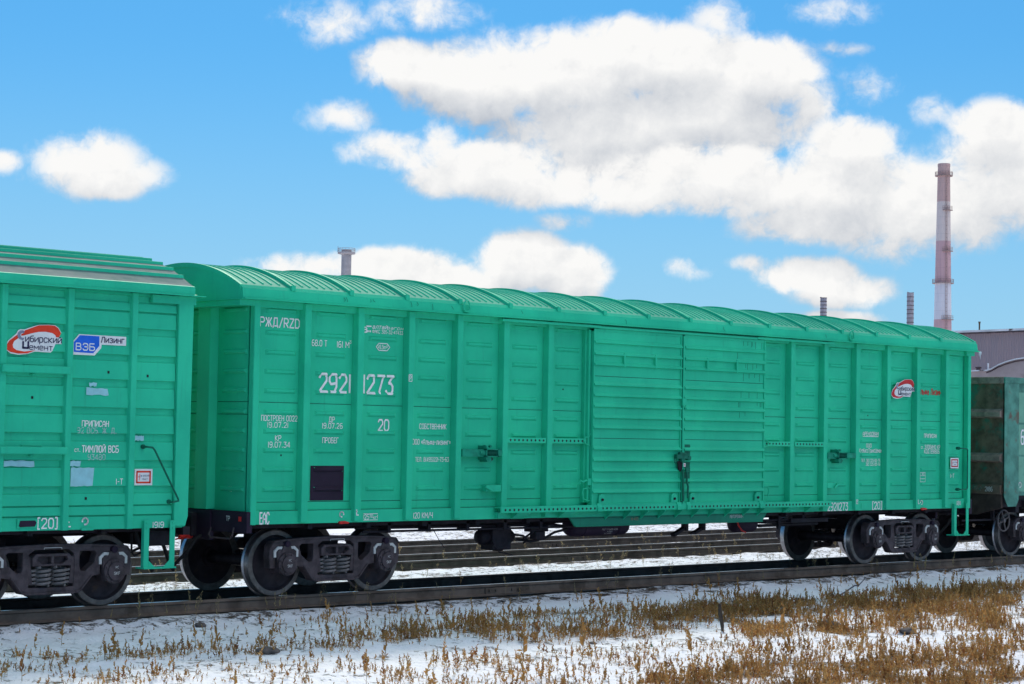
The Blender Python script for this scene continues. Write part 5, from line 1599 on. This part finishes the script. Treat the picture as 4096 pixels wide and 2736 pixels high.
# ------------------------------------------------------------------ small things lying about
def stone(x, y, r, label, squash=.55, seed=0):
    rg = np.random.default_rng(seed)
    bm = bmesh.new(); bmesh.ops.create_icosphere(bm, subdivisions=3, radius=r)
    k = rg.normal(size=(5, 3))
    for v in bm.verts:
        d = v.co.normalized(); s_ = 1 + .16 * math.sin(3 * d.dot(Vector(k[0])) + 1) + .12 * math.sin(5 * d.dot(Vector(k[1]))) + .05 * math.sin(11 * d.dot(Vector(k[2])))
        v.co = Vector((v.co.x * s_ * 1.25, v.co.y * s_, v.co.z * s_ * squash))
    me = bpy.data.meshes.new('stone'); bm.to_mesh(me); bm.free(); me.materials.append(M_stone)
    me.polygons.foreach_set('use_smooth', [True] * len(me.polygons))
    o = link('stone', me); o.location = (x, y, float(ground(x, y)) + r * squash * .35)
    o.rotation_euler = (0, 0, rg.uniform(0, 6))
    return tag(o, label, 'stone', 'stones lying in the snow')


stone(-2.78, -4.38, .10, 'flat brown stone on the snow left of the middle, in front of a weed band', .5, 1)
stone(-1.9, -1.75, .07, 'small round brown stone in the snow just below the nearest rail', .7, 2)
stone(5.98, -6.21, .13, 'largest rounded grey brown stone among the dense weeds on the right', .75, 3)
stone(6.53, -7.19, .10, 'grey angular stone on the snow behind the dense weeds on the right', .6, 4)
stone(1.72, -5.55, .05, 'tiny dark stone in the snow at the bottom middle', .5, 5)
sk = M()
p0 = Vector((4.24, -5.67, float(ground(4.24, -5.67)) - .05)); p1 = Vector((4.14, -5.69, .06))
sk.tube([p0, p0.lerp(p1, .3) + Vector((.012, 0, 0)), p0.lerp(p1, .65) + Vector((-.01, 0, 0)), p1], [.014, .026, .030, .018], 8)
tag(sk.build('wooden_stake', M_wood), 'leaning dark weathered wooden stake among the weeds', 'stake')
tw = M()
g0 = float(ground(9.92, -3.33))
tw.tube([(9.92, -3.33, g0), (10.5, -3.18, g0 + .10), (10.9, -3.05, g0 + .17), (11.05, -3.02, g0 + .16), (11.5, -2.85, g0 + .27)], [.016, .013, .012, .010, .004], 6)
tag(tw.build('bent_twig', noisy('grey_twig', (.09, .085, .10), .2, .8)), 'bent bare grey twig sticking up from the weeds on the right', 'twig')
gs = M()
gg = float(ground(1.88, -6.46)) - .01
gs.add([(1.84, -6.46, gg), (1.93, -6.44, gg), (1.90, -6.42, gg + .06), (1.865, -6.46, gg + .10), (1.90, -6.40, gg)], [(0, 1, 2, 3), (0, 3, 4), (1, 4, 2), (4, 3, 2)])
tag(gs.build('bottle_shard', noisy('green_glass', (.03, .14, .06), .2, .15)), 'green bottle glass shard lying in the snow', 'glass shard')


# ------------------------------------------------------------------ chimneys and works buildings behind the train
def band_mat(name, c, dirt=.35):
    m, T, b = base_mat(name, .85, .2)
    tc = T.new('ShaderNodeTexCoord').outputs['Object']
    st = T.noise(T.vec('MULTIPLY', tc, (1.6, 1.6, .10)), 1.0, 6, .6)
    pt = T.noise(tc, .55, 6, .62)
    col = T.mix(T.math('MULTIPLY', T.smooth(st, .48, .72), dirt), c4(c), c4([c[0] * .62, c[1] * .55, c[2] * .6]))
    col = T.mix(T.math('MULTIPLY', T.smooth(pt, .5, .75), dirt * .8), col, c4([c[0] * .8 + .03, c[1] * .7 + .01, c[2] * .75 + .02]))
    br = T.math('FRACT', T.math('MULTIPLY', T.new('ShaderNodeSeparateXYZ').outputs[2], .4))
    sp = [n for n in T.n if n.bl_idname == 'ShaderNodeSeparateXYZ'][0]; T.l.new(tc, sp.inputs[0])
    col = T.mix(T.math('MULTIPLY', T.smooth(br, .94, .99), .35), col, c4([q * .5 for q in c]))
    T.put(b.inputs['Base Color'], col)
    return m


C_ROSE = band_mat('faded_red_band', (.60, .38, .35))
C_ROSE2 = band_mat('faded_pink_red_band', (.62, .37, .38))
C_PALE = band_mat('faded_white_band', (.72, .57, .53))
C_WHITE = band_mat('whitewashed_band', (.74, .67, .70), .25)
C_STEEL = noisy('sooty_stack_steel', (.40, .35, .38), .2, .8, 2)
C_CONC = noisy('concrete_tower', (.44, .38, .38), .12, .8, 1.5)
C_RAIL = noisy('rusty_platform_steel', (.36, .24, .22), .2, .8, 3)


def make_big_chimney():
    cx, cy = 480.0, 310.7
    t = thing('chimney', 'tall tapering factory chimney with faded red and white bands', 'chimney', (cx, cy, -.6), 'chimneys of the works')
    def rad(z): return 1.74 + (83.1 - z) * (2.55 - 1.74) / 48.5
    for (z0, z1, mt, nm) in ((71.9, 83.1, C_ROSE, 'red_band'), (60.4, 71.9, C_PALE, 'white_band'), (48.3, 60.4, C_ROSE2, 'red_band'), (37.4, 48.3, C_WHITE, 'white_band'), (24, 37.4, C_ROSE2, 'red_band'), (-.6, 24, C_WHITE, 'white_band')):
        m = M(); m.lathe([(rad(z0), z0), (rad(z1), z1)], (cx, cy, 0), 'z', 40)
        if z1 > 83: m.lathe([(rad(z1), z1), (rad(z1) - .35, z1), (rad(z1) - .35, z1 - 3)], (cx, cy, 0), 'z', 40); m.lathe([(rad(82.4) + .05, 82.2), (rad(82.4) + .08, 83.0), (rad(83), 83.12)], (cx, cy, 0), 'z', 40)
        m.build(nm, mt, t)
    ang = math.atan2(-24.1 - cy, -17.8 - cx)
    for z, full in ((79.6, True), (69.4, False), (57.4, False), (48.1, True), (37.4, False)):
        m = M(); r = rad(z)
        a = np.linspace(0, 2 * PI, 33)[:-1] if full else np.linspace(ang - .1, ang + 1.3, 9)
        for q in range(len(a) if full else len(a) - 1):
            a0, a1 = a[q], a[(q + 1) % len(a)]
            pts = [(cx + R_ * math.cos(b), cy + R_ * math.sin(b)) for R_, b in ((r - .02, a0), (r + .75, a0), (r + .75, a1), (r - .02, a1))]
            m.ext(pts, 'z', z - .18, z + .05)
            m.tube([(cx + (r + .72) * math.cos(a0), cy + (r + .72) * math.sin(a0), z), (cx + (r + .72) * math.cos(a0), cy + (r + .72) * math.sin(a0), z + 1.1)], .05, 4)
            for zz in (.6, 1.1):
                m.tube([(cx + (r + .72) * math.cos(a0), cy + (r + .72) * math.sin(a0), z + zz), (cx + (r + .72) * math.cos(a1), cy + (r + .72) * math.sin(a1), z + zz)], .04, 4)
        m.build('platform', C_RAIL, t)
    m = M(); a = ang + .38
    for da in (-.09, .09):
        m.tube([(cx + (rad(z) + .25) * math.cos(a + da), cy + (rad(z) + .25) * math.sin(a + da), z) for z in (3, 30, 50, 70, 79.6)], .06, 4)
    for z in np.arange(30, 79, 1.2):
        m.tube([(cx + (rad(z) + .25) * math.cos(a - .09), cy + (rad(z) + .25) * math.sin(a - .09), z), (cx + (rad(z) + .25) * math.cos(a + .09), cy + (rad(z) + .25) * math.sin(a + .09), z)], .05, 4)
    m.build('ladder', C_RAIL, t)


def make_tower():
    cx, cy = 140.36, 169.5
    t = thing('chimney', 'short concrete chimney with a railed round platform near its top', 'chimney', (cx, cy, -.6), 'chimneys of the works')
    m = M(); m.lathe([(.66, -.6), (.62, 24.1), (.62, 24.58), (.48, 24.58), (.48, 23.6)], (cx, cy, 0), 'z', 32); m.build('shaft', C_CONC, t, sharp=50)
    m = M(); m.lathe([(.62, 24.02), (1.08, 24.10), (1.10, 24.12), (1.10, 24.33), (.62, 24.33)], (cx, cy, 0), 'z', 12, smooth=False); m.build('platform', C_CONC, t)
    m = M()
    for k in range(16):
        a = 2 * PI * k / 16; m.tube([(cx + 1.07 * math.cos(a), cy + 1.07 * math.sin(a), 24.3), (cx + 1.07 * math.cos(a), cy + 1.07 * math.sin(a), 24.8)], .018, 4)
    for z in (24.55, 24.8): m.tube([(cx + 1.07 * math.cos(a), cy + 1.07 * math.sin(a), z) for a in np.linspace(0, 2 * PI, 17)[:-1]], .018, 4, closed=True)
    m.build('railing', C_RAIL, t)
    m = M(); m.tube([(cx - .86, cy + .64, 24.3), (cx - .86, cy + .64, 24.8), (cx - .85, cy + .63, 25.08)], [.045, .035, .02], 5); m.build('lightning_rod', C_STEEL, t)


def make_stack(cx, cy, r, top, gap, label, flare):
    t = thing('chimney', label, 'chimney', (cx, cy, -.6), 'chimneys of the works')
    m = M(); n = 24
    m.lathe([(r, -.6), (r, top - .15)], (cx, cy, 0), 'z', n)
    vs = []
    for k in range(n):   # ragged burnt top edge
        a = 2 * PI * k / n
        z = top - .08 + .07 * math.cos(2 * a + .6) + .03 * math.sin(5 * a)
        vs += [(cx + r * math.cos(a), cy + r * math.sin(a), top - .15), (cx + (r + flare) * math.cos(a), cy + (r + flare) * math.sin(a), z)]
    m.add(vs, [(2 * k, 2 * ((k + 1) % n), 2 * ((k + 1) % n) + 1, 2 * k + 1) for k in range(n)], 0, True)
    m.build('shaft', C_STEEL, t)
    for i in range(9):
        z = top - .12 - gap * (i + (0 if flare else 1)) * 1.0
        m = M(); m.lathe([(r, z - .05), (r + .035, z - .04), (r + .035, z + .04), (r, z + .05)], (cx, cy, 0), 'z', n)
        m.build('hoop', noisy('stack_hoop_rust', (.12, .075, .075), .2, .8), t) if i == 0 else link('hoop', HO[0].copy(), t)
        if i == 0: HO[0] = t.children[-1].data if t.children[-1].name.startswith('hoop') else [c for c in t.children if c.name.startswith('hoop')][0].data
        else:
            c = [c for c in t.children if c.name.startswith('hoop')][-1]
            c.location = (c.location[0], c.location[1], c.location[2] - gap * i)


HO = [None]
make_big_chimney()
make_tower()
make_stack(221.13, 157.33, .48, 23.12, .53, 'grey hooped steel stack rising behind the boxcar roof, the left of the pair', .05)
make_stack(228.53, 147.18, .50, 23.95, .62, 'taller grey hooped steel stack with a ragged top just left of the banded chimney', .0)


def corrugated(name, c):
    m, T, b = base_mat(name, .6, .3)
    tc = T.new('ShaderNodeTexCoord').outputs['Object']
    n = T.noise(T.vec('MULTIPLY', tc, (.5, .5, .25)), .35, 6, .6)
    n2 = T.noise(T.vec('MULTIPLY', tc, (3, 3, .12)), 1.0, 5, .6)
    col = T.mix(T.smooth(n, .35, .65), c4(c), c4([c[0] * 1.22, c[1] * 1.08, c[2] * 1.02]))
    col = T.mix(T.math('MULTIPLY', T.smooth(n2, .52, .75), .4), col, c4([c[0] * .7, c[1] * .55, c[2] * .5]))
    T.put(b.inputs['Base Color'], col)
    return m


M_cor = corrugated('weathered_corrugated_cladding', (.27, .225, .25))
M_shed = noisy('pinkish_plaster', (.40, .31, .30), .12, .85, .8, c2=(.25, .18, .165), c2amt=.08, c2scale=.7)
M_snowy = noisy('snow_dusted_roof', (.62, .60, .62), .2, .8, .6, c2=(.10, .07, .065), c2amt=.06, c2scale=1.2)
M_soffit = noisy('rusty_eave', (.10, .07, .075), .4, .8, 1.5)


def make_works():
    A = Vector((148.97, 86.33, 0)); u = Vector((152.34 - 148.97, 81.08 - 86.33, 0)).normalized(); n = Vector((-u.y, u.x, 0))
    if n.dot(Vector((1, 1, 0))) < 0: n = -n
    t = thing('works_hall', 'long grey corrugated works hall with a snow dusted roof behind the gondola', 'building', (A.x, A.y, -.6))
    m = M(); L0, L1, zt = -1.2, 60, 12.78
    N = 520
    vs = []
    for i in range(N):
        q = A + u * (L0 + (L1 - L0) * i / (N - 1)) + n * (.05 * (i % 2))
        z1 = zt + .045 * (L0 + (L1 - L0) * i / (N - 1))
        vs += [(q.x, q.y, -.6), (q.x, q.y, z1)]
    m.add(vs, [(2 * i, 2 * i + 2, 2 * i + 3, 2 * i + 1) for i in range(N - 1)])
    e0 = A + u * L0; m.add([(e0.x, e0.y, -.6), (e0.x, e0.y, zt), (e0.x + n.x * 25, e0.y + n.y * 25, zt), (e0.x + n.x * 25, e0.y + n.y * 25, -.6)], [(0, 1, 2, 3)])
    m.build('wall', M_cor, t)
    m = M()
    def roof_pt(l, d, z): 
        q = A + u * l + n * d; return (q.x, q.y, z + .045 * l)
    for (da, db, za, zb, mi) in ((-.45, 26, zt + .02, zt + .40, 0),):
        vs = [roof_pt(L0 - .3, da, za), roof_pt(L1, da, za), roof_pt(L1, db, zb), roof_pt(L0 - .3, db, zb), roof_pt(L0 - .3, da, za + .2), roof_pt(L1, da, za + .2), roof_pt(L1, db, zb + .2), roof_pt(L0 - .3, db, zb + .2)]
        m.add(vs, [(0, 3, 2, 1), (4, 5, 6, 7), (0, 1, 5, 4), (1, 2, 6, 5), (2, 3, 7, 6), (3, 0, 4, 7)])
    ro = m.build('roof', M_snowy, t)
    m = M()
    vs = []
    rg = np.random.default_rng(4); K = 240
    for i in range(K):
        l = L0 - .3 + (L1 - L0 + .3) * i / (K - 1)
        vs += [roof_pt(l, -.42, zt + .03), roof_pt(l, -.42, zt - .12 - .26 * (rg.random() < .16) - .05 * rg.random())]
    m.add(vs, [(2 * i, 2 * i + 2, 2 * i + 3, 2 * i + 1) for i in range(K - 1)])
    m.build('eave_flashing', M_soffit, t)
    q = A + u * 2.05 + n * .6
    m = M(); m.lathe([(.075, zt), (.075, zt + .75), (.125, zt + 1.02), (.10, zt + 1.02)], (q.x, q.y, .15), 'z', 12); m.build('vent_pipe', noisy('vent_rust', (.13, .09, .06), .2, .8), ro)
    # arched shed in front of the hall
    B = Vector((82.68, 41.55, 0)); v = Vector((84.3 - 82.68, 39.0 - 41.55, 0)).normalized(); k = Vector((-v.y, v.x, 0))
    if k.dot(Vector((1, 1, 0))) < 0: k = -k
    s2 = thing('arched_shed', 'low pinkish shed with a shallow arched roof between gondola and hall', 'building', (B.x, B.y, -.5))
    prof = [(-1.0, 6.36), (0.0, 6.40), (.9, 6.44), (1.15, 6.52), (1.55, 6.76), (2.0, 6.95), (2.5, 7.10), (3.1, 7.20), (4.2, 7.28), (5.4, 7.26), (6.8, 7.12), (8.2, 6.85), (9.2, 6.5), (10.2, 6.44)]
    def pt(l, d, z): 
        q = B + v * l + k * d; return (q.x, q.y, z)
    m = M(); vs = [pt(l, 0, z) for l, z in prof] + [pt(10.2, 0, -.5), pt(-1, 0, -.5)]; w2 = [pt(l, 18, z) for l, z in prof] + [pt(10.2, 18, -.5), pt(-1, 18, -.5)]
    c = len(vs); m.add(vs + w2, [tuple(range(c)), tuple(range(2 * c - 1, c - 1, -1)), (c - 1, 0, c, 2 * c - 1), (c - 3, c - 2, 2 * c - 2, 2 * c - 3)]); m.build('wall', M_shed, s2)
    m = M()
    vs = []
    for l, z in prof: vs += [pt(l, -.25, z + .005), pt(l, -.25, z + .075), pt(l, 18.2, z + .075), pt(l, 18.2, z + .005)]
    ff = []
    for i in range(len(prof) - 1):
        for q in range(4): ff.append((4 * i + q, 4 * i + (q + 1) % 4, 4 * i + 4 + (q + 1) % 4, 4 * i + 4 + q))
    m.add(vs, ff); r2 = m.build('roof', M_snowy, s2)
    m = M(); vs = []
    for l, z in prof: vs += [pt(l, -.02, z - .05), pt(l, -.06, z - .07), pt(l, -.06, z - .11), pt(l, -.02, z - .13)]
    ff = []
    for i in range(2, len(prof) - 1):
        for q in range(3): ff.append((4 * i + q, 4 * i + q + 1, 4 * i + 5 + q, 4 * i + 4 + q))
    m.add(vs, ff); m.build('arch_trim', M_soffit, s2)
    q = pt(.45, .4, 0); m = M(); m.box(q[0] - .09, q[0] + .09, q[1] - .09, q[1] + .09, 6.4, 6.62); m.box(q[0] - .13, q[0] + .13, q[1] - .13, q[1] + .13, 6.62, 6.70); m.build('roof_vent', M_soffit, r2)
    q = pt(1.0, .5, 0); m = M(); m.lathe([(.05, 6.4), (.05, 6.92), (.0, 6.92)], (q[0], q[1], 0), 'z', 10); m.build('vent_pipe', M_snowy, r2)
    # a domed silo and a flat gable just showing over the boxcar roof
    d = thing('domed_silo', 'grey silo whose domed top just shows above the boxcar roof', 'silo', (207.97, 141.55, -.6))
    m = M(); m.lathe([(1.05, -.6), (1.05, 18.2)], (207.97, 141.55, 0), 'z', 28); m.build('drum', C_STEEL, d)
    m = M(); m.lathe([(1.08, 18.15)] + [(1.08 * math.cos(a), 18.2 + .45 * math.sin(a)) for a in np.linspace(0, PI / 2, 8)], (207.97, 141.55, 0), 'z', 28); m.build('dome', noisy('dome_sheet', (.32, .25, .26), .1, .6), d)
    g = thing('flat_roofed_block', 'small pale block with a sloping roof edge left of the ragged stack', 'building', (211.2, 137.0, -.6))
    uu = Vector((211.23 - 210.39, 137.01 - 138.2, 0)).normalized(); nn = Vector((-uu.y, uu.x, 0)); nn = nn if nn.x > 0 else -nn
    o_ = Vector((210.6, 137.9, 0)); m = M()
    def gp(l, dd, z): 
        q = o_ + uu * l + nn * dd; return (q.x, q.y, z)
    m.add([gp(-2.6, 0, -.6), gp(1.05, 0, -.6), gp(1.05, 0, 18.12), gp(-2.6, 0, 17.75), gp(-2.6, 5, -.6), gp(1.05, 5, -.6), gp(1.05, 5, 18.12), gp(-2.6, 5, 17.75)], [(0, 1, 2, 3), (1, 5, 6, 2), (5, 4, 7, 6), (4, 0, 3, 7)])
    m.build('wall', noisy('pale_block_wall', (.42, .42, .45), .1, .8, 1), g)
    m = M(); m.add([gp(-2.8, -.2, 17.78), gp(.9, -.2, 18.2), gp(1.4, -.2, 17.85), gp(-2.8, 5.2, 17.78), gp(.9, 5.2, 18.2), gp(1.4, 5.2, 17.85), gp(-2.8, -.2, 17.9), gp(.9, -.2, 18.32), gp(-2.8, 5.2, 17.9), gp(.9, 5.2, 18.32)], [(0, 1, 7, 6), (6, 7, 9, 8), (0, 3, 4, 1), (1, 4, 5, 2), (7, 1, 2), (9, 5, 2, 7)])
    m.build('roof', M_snowy, g)


make_works()
